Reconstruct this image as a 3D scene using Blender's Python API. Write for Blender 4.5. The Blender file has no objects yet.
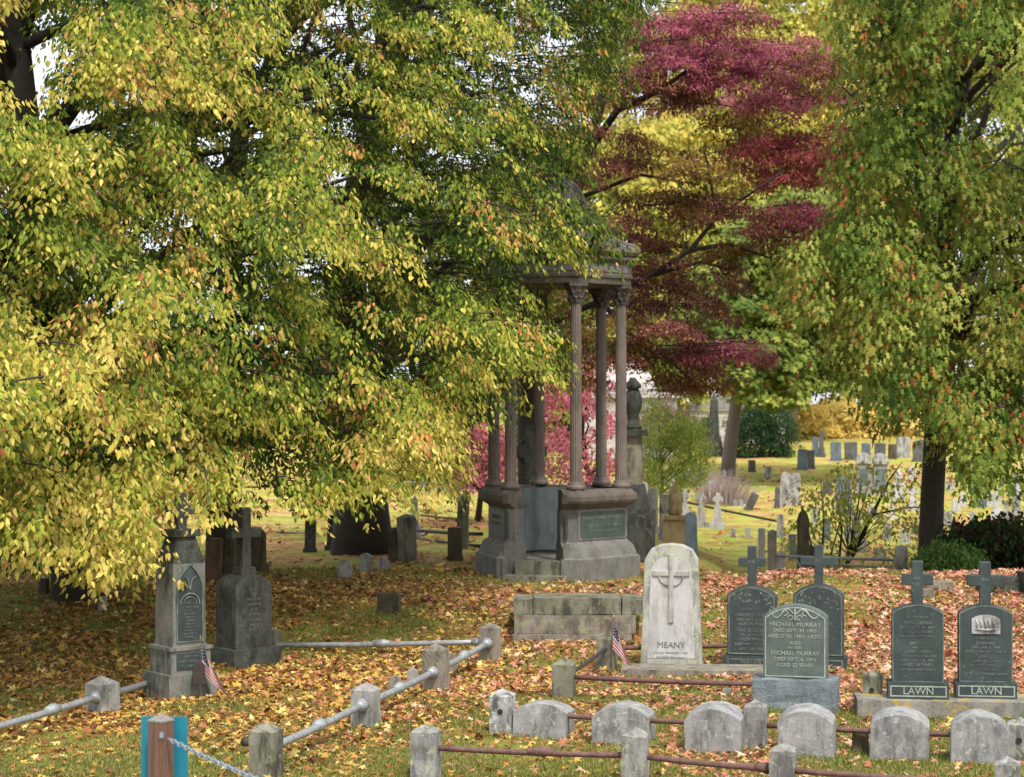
import bpy, bmesh, math, random
import numpy as np
from mathutils import Vector, Matrix
random.seed(7); RNG = np.random.default_rng(11)
SC = bpy.context.scene
COL = SC.collection
R = math.radians
# ------------------------------------------------------------------ camera model / terrain
H, F, VC, VH = 3.1, 2000.0, 388.5, 400.0
PITCH = math.atan((VH - VC) / F)
def sm(a, b, x):
    t = np.clip((x - a) / (b - a), 0, 1); return t * t * (3 - 2 * t)
def terr(x, y):
    x = np.asarray(x, float); y = np.asarray(y, float)
    w = np.exp(-((x - .85) / 1.3) ** 2)
    broad = sm(22.5, 29.0, y); steep = sm(25.5, 26.5, y)
    z = .3 * (broad * (1 - w) + steep * w)
    sx = sm(3.2, 4.4, x)
    z = z + .2 * np.exp(-((y - 29.5) / 2.2) ** 2) * sx - .45 * sm(31, 34, y) * (1 - sm(40, 62, y)) * sx
    z = z + .8 * sm(50, 100, y)
    z = z + .018 * np.sin(x * 1.7 + .6 * y) * np.cos(y * 1.1 - .4 * x) + .012 * np.sin(x * 3.9 - y * 2.3)
    return z
def TZ(x, y): return float(terr(x, y))
def P(u, v, Y):
    k = (u - 512) / F; m = -(v - VC) / F
    cy, sy = math.cos(PITCH), math.sin(PITCH)
    dy = cy - m * sy; dz = sy + m * cy
    t = Y / dy
    return Vector((k * t, Y, H + dz * t))
def G(u, v):
    Y = H * F / (v - VH)
    for _ in range(40):
        x = (u - 512) / F * Y
        Y = .5 * Y + .5 * (H - TZ(x, Y)) * F / (v - VH)
    x = (u - 512) / F * Y
    return Vector((x, Y, TZ(x, Y)))
def srgb(r, g, b):
    f = lambda c: (c / 255 / 12.92) if c <= 10 else ((c / 255 + .055) / 1.055) ** 2.4
    return (f(r), f(g), f(b))
# ------------------------------------------------------------------ materials
def newmat(name):
    m = bpy.data.materials.new(name); m.use_nodes = True
    nt = m.node_tree; nt.nodes.clear()
    o = nt.nodes.new('ShaderNodeOutputMaterial'); p = nt.nodes.new('ShaderNodeBsdfPrincipled')
    nt.links.new(p.outputs[0], o.inputs[0])
    return m, nt, p, o
def nd(nt, t, **kw):
    n = nt.nodes.new(t)
    for k, v in kw.items():
        if k in n.inputs.keys() if isinstance(k, str) else False: n.inputs[k].default_value = v
        else: setattr(n, k, v)
    return n
def noise(nt, vec, scale, detail=5, rough=.6, dist=0):
    n = nt.nodes.new('ShaderNodeTexNoise'); n.inputs['Scale'].default_value = scale
    n.inputs['Detail'].default_value = detail; n.inputs['Roughness'].default_value = rough
    n.inputs['Distortion'].default_value = dist
    if vec is not None: nt.links.new(vec, n.inputs['Vector'])
    return n.outputs['Fac']
def ramp(nt, fac, stops):
    n = nt.nodes.new('ShaderNodeValToRGB'); e = n.color_ramp.elements
    while len(e) < len(stops): e.new(.5)
    for i, (p, c) in enumerate(stops):
        e[i].position = p; e[i].color = (*c, 1) if len(c) == 3 else c
    nt.links.new(fac, n.inputs[0]); return n.outputs[0]
def mixc(nt, fac, a, b, mode='MIX'):
    n = nt.nodes.new('ShaderNodeMix'); n.data_type = 'RGBA'; n.blend_type = mode
    for sock, v in ((n.inputs[0], fac), (n.inputs[6], a), (n.inputs[7], b)):
        if hasattr(v, 'links'): nt.links.new(v, sock)
        elif isinstance(v, (int, float)): sock.default_value = v
        else: sock.default_value = (*v, 1)
    return n.outputs[2]
def mapping(nt, vec, scale):
    n = nt.nodes.new('ShaderNodeMapping'); n.inputs['Scale'].default_value = scale
    nt.links.new(vec, n.inputs['Vector']); return n.outputs[0]
def pos(nt):
    return nt.nodes.new('ShaderNodeNewGeometry').outputs['Position']
def bump(nt, p, h, strength=.4, dist=.01):
    b = nt.nodes.new('ShaderNodeBump'); b.inputs['Strength'].default_value = strength; b.inputs['Distance'].default_value = dist
    nt.links.new(h, b.inputs['Height']); nt.links.new(b.outputs[0], p.inputs['Normal'])
def stone(name, a, b, stain=(.05, .05, .045), stain_amt=.5, lichen=None, lichen_amt=.0, scale=1.0, rough=.85, speck=.15, bs=.5):
    m, nt, p, o = newmat(name); v = pos(nt)
    c = ramp(nt, noise(nt, v, 3.5 * scale, 8, .65), [(.3, a), (.7, b)])
    sp = ramp(nt, noise(nt, v, 90 * scale, 3, .7), [(.35, (1 - speck * 1.6,) * 3), (.65, (1 + speck,) * 3)])
    c = mixc(nt, 1.0, c, sp, 'MULTIPLY')
    st = noise(nt, mapping(nt, v, (8 * scale, 8 * scale, 2.4 * scale)), 1, 6, .7)
    sf = ramp(nt, st, [(.47, (0, 0, 0)), (.62, (1, 1, 1))])
    mm = nt.nodes.new('ShaderNodeMath'); mm.operation = 'MULTIPLY'; nt.links.new(sf, mm.inputs[0]); mm.inputs[1].default_value = stain_amt
    c = mixc(nt, mm.outputs[0], c, stain)
    if lichen:
        lf = ramp(nt, noise(nt, v, 9 * scale, 9, .75, .4), [(.62 - .25 * lichen_amt, (0, 0, 0)), (.68 - .25 * lichen_amt, (1, 1, 1))])
        c = mixc(nt, lf, c, lichen)
    nt.links.new(c, p.inputs['Base Color']); p.inputs['Roughness'].default_value = rough
    h = noise(nt, v, 28 * scale, 8, .75); bump(nt, p, h, bs, .02)
    return m
def simple(name, a, b, rough=.6, metal=0., scale=20, stretch=(1, 1, 1), bs=.2):
    m, nt, p, o = newmat(name); v = mapping(nt, pos(nt), stretch)
    n = noise(nt, v, scale, 6, .7)
    c = ramp(nt, n, [(.3, a), (.7, b)])
    nt.links.new(c, p.inputs['Base Color']); p.inputs['Roughness'].default_value = rough; p.inputs['Metallic'].default_value = metal
    bump(nt, p, n, bs, .01); return m
def leafmat(name, trans=.35, rough=.6, gain=1.0):
    m, nt, p, o = newmat(name)
    a = nt.nodes.new('ShaderNodeAttribute'); a.attribute_name = 'tint'
    v = pos(nt)
    k = ramp(nt, noise(nt, v, 60, 3, .6), [(.3, (.7 * gain,) * 3), (.7, (1.12 * gain,) * 3)])
    c = mixc(nt, 1., a.outputs['Color'], k, 'MULTIPLY')
    nt.links.new(c, p.inputs['Base Color']); p.inputs['Roughness'].default_value = rough
    p.inputs['Specular IOR Level'].default_value = .12
    t = nt.nodes.new('ShaderNodeBsdfTranslucent'); nt.links.new(c, t.inputs[0])
    x = nt.nodes.new('ShaderNodeMixShader'); x.inputs[0].default_value = trans
    nt.links.new(p.outputs[0], x.inputs[1]); nt.links.new(t.outputs[0], x.inputs[2]); nt.links.new(x.outputs[0], o.inputs[0])
    return m
M = {}
M['granite'] = stone('grey_granite', srgb(120, 120, 116), srgb(165, 163, 158), srgb(62, 62, 58), .75, srgb(150, 160, 130), .25, 1.0)
M['granite_moss'] = stone('mossy_granite', srgb(92, 92, 76), srgb(138, 136, 118), srgb(44, 43, 35), .85, srgb(112, 118, 84), .25, 1.0)
M['granite_light'] = stone('light_granite', srgb(135, 136, 134), srgb(172, 172, 168), srgb(52, 54, 52), .85, srgb(178, 178, 172), .35, 1.2)
M['granite_brown'] = stone('warm_granite', srgb(112, 104, 94), srgb(150, 142, 130), srgb(60, 54, 46), .7, srgb(132, 138, 92), .25, 1.0)
M['blue_granite'] = stone('blue_grey_granite', srgb(92, 102, 108), srgb(138, 148, 152), srgb(70, 76, 78), .5, None, 0, 1.4, bs=.9)
M['green_slab'] = stone('green_grey_granite', srgb(72, 84, 79), srgb(92, 105, 98), srgb(58, 66, 62), .5, srgb(118, 128, 116), .0, 1.5, rough=.6, speck=.12, bs=.15)
M['dark_slab'] = stone('dark_green_granite', srgb(40, 52, 52), srgb(60, 72, 72), srgb(36, 46, 44), .5, srgb(92, 108, 100), .08, 1.5, rough=.55, speck=.15, bs=.15)
M['dark_old'] = stone('weathered_dark_stone', srgb(50, 52, 47), srgb(80, 82, 75), srgb(28, 28, 25), .8, srgb(86, 104, 78), .2, 1.3, bs=.8)
M['obelisk'] = stone('mottled_marble', srgb(94, 98, 90), srgb(138, 132, 124), srgb(48, 54, 46), .85, srgb(98, 122, 98), .3, .8)
M['marble'] = stone('white_marble', srgb(168, 168, 166), srgb(194, 192, 190), srgb(132, 132, 128), .6, None, 0, .9, speck=.05, bs=.3)
M['marble_lichen'] = stone('lichened_marble', srgb(150, 150, 142), srgb(178, 178, 170), srgb(96, 98, 88), .7, srgb(170, 178, 140), .3, 1.3, speck=.06, bs=.3)
M['marble_old'] = stone('grey_white_marble', srgb(146, 146, 145), srgb(180, 179, 177), srgb(72, 72, 70), .85, None, 0, 1.2, speck=.06)
M['slate_blue'] = stone('blue_slate', srgb(74, 88, 98), srgb(112, 128, 138), srgb(56, 64, 70), .5, None, 0, 1., rough=.6, bs=.2)
M['dark_grey'] = stone('dark_grey_granite', srgb(70, 72, 74), srgb(105, 106, 106), srgb(45, 45, 45), .5, None, 0, 1.)
M['brownstone'] = stone('brown_sandstone', srgb(84, 62, 48), srgb(124, 94, 72), srgb(60, 58, 38), .7, srgb(96, 96, 60), .2, 1.)
M['olive_stone'] = stone('algae_brown_stone', srgb(68, 60, 46), srgb(104, 94, 72), srgb(36, 34, 26), .8, srgb(80, 84, 50), .3, 1.)
M['tan'] = stone('tan_sandstone', srgb(140, 122, 86), srgb(176, 158, 116), srgb(90, 82, 56), .7, srgb(120, 118, 70), .2, 1.)
M['rotunda'] = stone('rotunda_granite', srgb(98, 97, 92), srgb(128, 126, 120), srgb(74, 70, 64), .5, srgb(112, 122, 112), .16, .8)
M['rotunda_cap'] = stone('rotunda_moulding', srgb(76, 70, 62), srgb(108, 100, 90), srgb(52, 46, 42), .45, None, 0, .8)
M['column'] = stone('column_stone', srgb(94, 86, 78), srgb(126, 114, 104), srgb(80, 72, 66), .6, None, 0, .7, rough=.6)
M['capital'] = stone('capital_stone', srgb(74, 68, 62), srgb(112, 102, 94), srgb(44, 40, 38), .6, None, 0, .7)
M['roof'] = stone('weathered_copper', srgb(82, 66, 62), srgb(112, 90, 84), srgb(92, 106, 104), .7, srgb(76, 88, 92), .1, .6, rough=.5, bs=.2)
M['inner_panel'] = stone('blue_inner_stone', srgb(78, 90, 90), srgb(108, 118, 118), srgb(60, 70, 70), .7, None, 0, .8)
M['plaque'] = stone('green_plaque', srgb(52, 68, 62), srgb(74, 90, 84), srgb(44, 54, 50), .4, None, 0, 1., rough=.5, bs=.1)
M['letter'] = stone('cut_letters', srgb(128, 138, 130), srgb(172, 180, 168), srgb(100, 110, 104), .5, None, 0, 2., bs=.1)
M['letter_dim'] = stone('worn_letters', srgb(78, 88, 82), srgb(136, 146, 134), srgb(62, 72, 68), .8, None, 0, 2., bs=.1)
M['letter_dark'] = stone('dark_letters', srgb(92, 98, 96), srgb(112, 116, 114), srgb(80, 84, 82), .3, None, 0, 2., bs=.1)
M['pipe'] = simple('galvanised_pipe', srgb(120, 126, 130), srgb(168, 172, 172), .5, .35, 14)
M['rust'] = simple('rusty_pipe', srgb(72, 50, 44), srgb(118, 88, 80), .75, .1, 16)
M['dark_pipe'] = simple('dark_iron_pipe', srgb(40, 34, 30), srgb(74, 64, 58), .7, .2, 16)
M['chain'] = simple('chain_steel', srgb(130, 142, 152), srgb(172, 182, 190), .4, .6, 40)
M['wood'] = simple('post_wood', srgb(62, 42, 32), srgb(122, 88, 66), .8, 0, 12, (6, 6, .35), .6)
M['wood_grey'] = simple('grey_wood', srgb(98, 96, 90), srgb(138, 134, 126), .8, 0, 12, (6, 6, .35), .6)
M['teal'] = stone('teal_paint', srgb(4, 104, 124), srgb(14, 116, 134), srgb(52, 104, 112), .35, None, 0, 3, rough=.5, speck=.03, bs=.05)
M['bark'] = simple('dark_bark', srgb(40, 34, 30), srgb(72, 64, 56), .9, 0, 14, (4, 4, .8), .9)
M['bark_grey'] = simple('grey_bark', srgb(84, 72, 68), srgb(132, 118, 112), .9, 0, 14, (3, 3, .8), .9)
M['bark_light'] = simple('light_bark', srgb(110, 102, 90), srgb(150, 142, 128), .9, 0, 14, (3, 3, .8), .9)
M['twig'] = simple('twig_bark', srgb(62, 54, 46), srgb(108, 98, 86), .9, 0, 24)
M['leaf'] = leafmat('leaf_blades', .27)
M['litter'] = leafmat('fallen_leaf', .12, .7)
M['needle'] = leafmat('bush_leaf', .25)
def ashlar(name, a, b, mortar, sx=1.0):
    m, nt, p, o = newmat(name)
    tc = nt.nodes.new('ShaderNodeTexCoord'); mp = nt.nodes.new('ShaderNodeMapping'); nt.links.new(tc.outputs['Object'], mp.inputs[0])
    mp.inputs['Rotation'].default_value = (R(-90), 0, 0)
    bt = nt.nodes.new('ShaderNodeTexBrick'); nt.links.new(mp.outputs[0], bt.inputs['Vector'])
    bt.inputs['Scale'].default_value = sx; bt.inputs['Mortar Size'].default_value = .012; bt.inputs['Brick Width'].default_value = 1.1; bt.inputs['Row Height'].default_value = .42
    bt.inputs['Color1'].default_value = (*a, 1); bt.inputs['Color2'].default_value = (*b, 1); bt.inputs['Mortar'].default_value = (*mortar, 1)
    k = ramp(nt, noise(nt, pos(nt), 2.2, 8, .7), [(.3, (.72,) * 3), (.7, (1.1,) * 3)])
    c = mixc(nt, 1., bt.outputs['Color'], k, 'MULTIPLY'); nt.links.new(c, p.inputs['Base Color']); p.inputs['Roughness'].default_value = .85
    return m
M['ashlar'] = ashlar('pale_ashlar', srgb(196, 190, 186), srgb(178, 172, 168), srgb(110, 106, 104))
M['ashlar_grey'] = ashlar('grey_ashlar', srgb(158, 158, 156), srgb(142, 142, 140), srgb(90, 90, 88))
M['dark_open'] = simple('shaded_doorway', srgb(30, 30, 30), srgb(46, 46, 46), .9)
def flagmat():
    m, nt, p, o = newmat('flag_cloth')
    a = nt.nodes.new('ShaderNodeAttribute'); a.attribute_name = 'tint'
    nt.links.new(a.outputs['Color'], p.inputs['Base Color']); p.inputs['Roughness'].default_value = .8
    return m
M['flag'] = flagmat()
# ------------------------------------------------------------------ mesh helpers
class MB:
    def __init__(s): s.bm = bmesh.new()
    def _bev(s, geom_faces, b, seg=2, ang=25):
        if b <= 0: return
        es = set()
        for f in geom_faces:
            for e in f.edges:
                if len(e.link_faces) == 2 and e.calc_face_angle(0) > R(ang): es.add(e)
        try: bmesh.ops.bevel(s.bm, geom=list(es), offset=b, segments=seg, profile=.6, affect='EDGES', clamp_overlap=True)
        except Exception: pass
    def box(s, c, d, b=.006, rz=0, taper=1.0, tapery=None):
        ty = taper if tapery is None else tapery
        t = MB2(); hx, hy, hz = d[0] / 2, d[1] / 2, d[2] / 2
        vs = []
        for z, kx, ky in ((-hz, 1, 1), (hz, taper, ty)):
            for x, y in ((-hx, -hy), (hx, -hy), (hx, hy), (-hx, hy)): vs.append(t.bm.verts.new((x * kx, y * ky, z)))
        for q in ((3, 2, 1, 0), (4, 5, 6, 7), (0, 1, 5, 4), (1, 2, 6, 5), (2, 3, 7, 6), (3, 0, 4, 7)): t.bm.faces.new([vs[i] for i in q])
        t._bev(list(t.bm.faces), b)
        s.add(t, Matrix.Translation(c) @ Matrix.Rotation(rz, 4, 'Z')); return s
    def add(s, t, mat=None):
        if mat is not None: bmesh.ops.transform(t.bm, matrix=mat, verts=t.bm.verts)
        me = bpy.data.meshes.new('tmp'); t.bm.to_mesh(me); s.bm.from_mesh(me); bpy.data.meshes.remove(me); t.bm.free()
    def prism(s, pts, y0, y1, b=.006, mat=None, ang=30):
        t = MB2(); a = [t.bm.verts.new((x, y0, z)) for x, z in pts]; c = [t.bm.verts.new((x, y1, z)) for x, z in pts]
        n = len(pts); t.bm.faces.new(a); t.bm.faces.new(c[::-1])
        for i in range(n): t.bm.faces.new((a[(i + 1) % n], a[i], c[i], c[(i + 1) % n]))
        bmesh.ops.recalc_face_normals(t.bm, faces=t.bm.faces)
        t._bev(list(t.bm.faces), b, 2, ang)
        s.add(t, mat); return s
    def lathe(s, prof, n=16, c=(0, 0, 0), flute=0, rot=0, cap=True):
        vs = []
        for r, z in prof:
            row = []
            for i in range(n):
                a = 2 * math.pi * i / n + rot
                rr = r * (1 - (flute if i % 2 else 0))
                row.append(s.bm.verts.new((c[0] + rr * math.cos(a), c[1] + rr * math.sin(a), c[2] + z)))
            vs.append(row)
        for j in range(len(prof) - 1):
            for i in range(n):
                k = (i + 1) % n
                s.bm.faces.new((vs[j][i], vs[j][k], vs[j + 1][k], vs[j + 1][i]))
        if cap:
            s.bm.faces.new(vs[0][::-1]); s.bm.faces.new(vs[-1])
        return s
    def tube(s, pts, rad, n=8, cap=True):
        pts = [Vector(p) for p in pts]; rad = rad if hasattr(rad, '__len__') else [rad] * len(pts)
        rows = []; prev = None
        for i, p in enumerate(pts):
            d = (pts[min(i + 1, len(pts) - 1)] - pts[max(i - 1, 0)]).normalized()
            a = Vector((0, 0, 1)) if abs(d.z) < .9 else Vector((1, 0, 0))
            if prev is not None: a = prev
            x = (a - d * a.dot(d)).normalized(); y = d.cross(x); prev = x
            rows.append([s.bm.verts.new(p + (x * math.cos(2 * math.pi * k / n) + y * math.sin(2 * math.pi * k / n)) * rad[i]) for k in range(n)])
        for j in range(len(rows) - 1):
            for k in range(n): s.bm.faces.new((rows[j][k], rows[j][(k + 1) % n], rows[j + 1][(k + 1) % n], rows[j + 1][k]))
        if cap:
            s.bm.faces.new(rows[0][::-1]); s.bm.faces.new(rows[-1])
        return s
    def rough(s, cuts, amp, sc=6.):
        from mathutils import noise as mn
        bmesh.ops.subdivide_edges(s.bm, edges=[e for e in s.bm.edges if e.calc_length() > .04], cuts=cuts, use_grid_fill=True)
        for v in s.bm.verts:
            n = mn.noise_vector(v.co * sc + Vector((s.seed, 0, 0))) if hasattr(s, 'seed') else mn.noise_vector(v.co * sc)
            v.co += n * amp
        return s
    def build(s, name, mat, parent=None, smooth=False, loc=None, rz=0):
        me = bpy.data.meshes.new(name); bmesh.ops.recalc_face_normals(s.bm, faces=s.bm.faces)
        s.bm.to_mesh(me); s.bm.free()
        if smooth:
            me.polygons.foreach_set('use_smooth', [True] * len(me.polygons))
        me.materials.append(M[mat] if isinstance(mat, str) else mat)
        o = bpy.data.objects.new(name, me); COL.objects.link(o)
        if parent is not None: o.parent = parent
        if loc is not None: o.location = loc
        o.rotation_euler.z = rz
        return o
MB2 = MB
def smooth_angle(o, ang=40):
    me = o.data
    me.polygons.foreach_set('use_smooth', [True] * len(me.polygons))
    try: me.set_sharp_from_angle(angle=R(ang))
    except Exception: pass
    return o
def tag(o, label=None, cat=None, group=None, kind=None):
    if label: o['label'] = label
    if cat: o['category'] = cat
    if group: o['group'] = group
    if kind: o['kind'] = kind
    return o
def empty(name, loc, rz=0, label=None, cat=None, group=None, rx=0, ry=0):
    o = bpy.data.objects.new(name, None); COL.objects.link(o); o.empty_display_size = .2
    o.location = loc; o.rotation_euler = (rx, ry, rz); return tag(o, label, cat, group)
def npmesh(name, V, Fq, mat, tint=None, parent=None, smooth=False):
    """V (n,3), Fq (m,k) all faces of same vertex count k"""
    me = bpy.data.meshes.new(name); m, k = Fq.shape
    me.vertices.add(len(V)); me.vertices.foreach_set('co', V.astype(np.float32).ravel())
    me.loops.add(m * k); me.loops.foreach_set('vertex_index', Fq.astype(np.int32).ravel())
    me.polygons.add(m); me.polygons.foreach_set('loop_start', np.arange(0, m * k, k, dtype=np.int32))
    me.update(calc_edges=True)
    if tint is not None:
        a = me.color_attributes.new('tint', 'FLOAT_COLOR', 'POINT')
        c = np.ones((len(V), 4), np.float32); c[:, :3] = tint; a.data.foreach_set('color', c.ravel())
    me.materials.append(M[mat]); o = bpy.data.objects.new(name, me); COL.objects.link(o)
    if parent is not None: o.parent = parent
    if smooth: me.polygons.foreach_set('use_smooth', [True] * m)
    return o
SHAPES = {
 'ovate': (np.array([(0, 0, 0), (.31, .20, 1), (.25, .55, 1), (0, 1, 0), (-.25, .55, 1), (-.31, .20, 1)], float), np.array([(0, 1, 2, 3), (0, 3, 4, 5)])),
 'kite': (np.array([(0, 0, 0), (.3, .42, 1), (0, 1, 0), (-.3, .42, 1)], float), np.array([(0, 1, 2, 3)])),
 'narrow': (np.array([(0, 0, 0), (.13, .4, 1), (0, 1, 0), (-.13, .4, 1)], float), np.array([(0, 1, 2, 3)])),
 'maple': (np.array([(0, .42, 0), (0, 0, 0), (.42, .05, 1), (.2, .33, .3), (.55, .66, 1.2), (.14, .62, .2), (0, 1, 0), (-.14, .62, .2), (-.55, .66, 1.2), (-.2, .33, .3), (-.42, .05, 1)], float),
           np.array([(0, 1, 2, 3), (0, 3, 4, 5), (0, 5, 6, 7), (0, 7, 8, 9), (0, 9, 10, 1)])),
}
def unit(a): return a / np.maximum(np.linalg.norm(a, axis=1, keepdims=True), 1e-9)
def leaves(base, axis, nrm, L, W, col, shape='ovate', fold=.18):
    T, FF = SHAPES[shape]
    a = unit(axis); n = unit(nrm - a * np.sum(nrm * a, 1, keepdims=True)); b = np.cross(a, n)
    k = len(T); N = len(base)
    L = np.broadcast_to(L, (N,)); W = np.broadcast_to(W, (N,))
    V = (base[:, None, :] + T[None, :, 1, None] * L[:, None, None] * a[:, None, :] + T[None, :, 0, None] * W[:, None, None] * b[:, None, :]
         - T[None, :, 2, None] * (fold * W * .5)[:, None, None] * n[:, None, :] if not np.isscalar(fold) else
         base[:, None, :] + T[None, :, 1, None] * L[:, None, None] * a[:, None, :] + T[None, :, 0, None] * W[:, None, None] * b[:, None, :]
         - T[None, :, 2, None] * (fold * W * .5)[:, None, None] * n[:, None, :])
    V = V.reshape(-1, 3); Fq = (FF[None] + (np.arange(N) * k)[:, None, None]).reshape(-1, 4)
    return V, Fq, np.repeat(col, k, axis=0)
def vnoise(x, y, sc, seed=0):
    x = np.asarray(x) / sc; y = np.asarray(y) / sc; r = np.random.default_rng(seed).random((64, 64))
    xi = np.floor(x).astype(int); yi = np.floor(y).astype(int); fx = x - xi; fy = y - yi
    fx = fx * fx * (3 - 2 * fx); fy = fy * fy * (3 - 2 * fy)
    g = lambda i, j: r[i % 64, j % 64]
    return (g(xi, yi) * (1 - fx) + g(xi + 1, yi) * fx) * (1 - fy) + (g(xi, yi + 1) * (1 - fx) + g(xi + 1, yi + 1) * fx) * fy
def pick(pal, w, n):
    pal = np.array(pal); w = np.array(w, float); w /= w.sum()
    return pal[RNG.choice(len(pal), n, p=w)]
# ------------------------------------------------------------------ world, sun, camera
SUN_EL, SUN_AZ = 57.0, 160.0      # azimuth of the sun measured clockwise from +Y (north)
w = bpy.data.worlds.new("World"); SC.world = w; w.use_nodes = True
nt = w.node_tree; nt.nodes.clear()
sky = nt.nodes.new('ShaderNodeTexSky'); sky.sky_type = 'NISHITA'; sky.sun_disc = False
sky.sun_elevation = R(SUN_EL); sky.sun_rotation = R(SUN_AZ); sky.dust_density = 6.0; sky.air_density = 1.0; sky.ozone_density = 1.0
bg = nt.nodes.new('ShaderNodeBackground'); bg.inputs[1].default_value = .15
wo = nt.nodes.new('ShaderNodeOutputWorld'); tcw = nt.nodes.new('ShaderNodeTexCoord'); nz = nt.nodes.new('ShaderNodeTexNoise'); nz.inputs['Scale'].default_value = 2.2; nz.inputs['Detail'].default_value = 6
nt.links.new(tcw.outputs['Generated'], nz.inputs['Vector'])
cr = nt.nodes.new('ShaderNodeMapRange'); nt.links.new(nz.outputs['Fac'], cr.inputs[0]); cr.inputs[1].default_value = .3; cr.inputs[2].default_value = .7; cr.inputs[3].default_value = .45; cr.inputs[4].default_value = .85
mxw = nt.nodes.new('ShaderNodeMix'); mxw.data_type = 'RGBA'; nt.links.new(cr.outputs[0], mxw.inputs[0]); nt.links.new(sky.outputs[0], mxw.inputs[6]); mxw.inputs[7].default_value = (7.4, 7.6, 7.9, 1)   # thin bright cloud
nt.links.new(mxw.outputs[2], bg.inputs[0]); nt.links.new(bg.outputs[0], wo.inputs[0])
sd = bpy.data.lights.new('sun', 'SUN'); sd.energy = 2.4; sd.angle = R(5.0); sd.color = (1, .95, .88)
so = bpy.data.objects.new('sun', sd); COL.objects.link(so)
az, el = R(SUN_AZ), R(SUN_EL)
sdir = Vector((math.sin(az) * math.cos(el), math.cos(az) * math.cos(el), math.sin(el)))
so.rotation_euler = sdir.to_track_quat('Z', 'Y').to_euler(); so.location = (0, 0, 60)
cd = bpy.data.cameras.new('camera'); cam = bpy.data.objects.new('camera', cd); COL.objects.link(cam); SC.camera = cam
cam.location = (0, 0, H); cam.rotation_euler = (R(90) + PITCH, 0, 0)
cd.sensor_width = 36; cd.lens = F / 1024 * 36; cd.clip_end = 3000; cd.clip_start = .5
cd.dof.use_dof = True; cd.dof.focus_distance = 20.5; cd.dof.aperture_fstop = 3.2
SC.view_settings.view_transform = 'Standard'; SC.view_settings.look = 'None'; SC.view_settings.exposure = .62; SC.view_settings.gamma = 1
SC.cycles.max_bounces = 6; SC.cycles.diffuse_bounces = 3; SC.cycles.transmission_bounces = 3; SC.cycles.glossy_bounces = 2
SC.cycles.use_denoising = True; SC.cycles.denoiser = 'OPENIMAGEDENOISE'
try: SC.cycles.denoising_prefilter = 'ACCURATE'; SC.cycles.denoising_input_passes = 'RGB_ALBEDO_NORMAL'
except Exception: pass
SC.cycles.sample_clamp_indirect = 4
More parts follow.
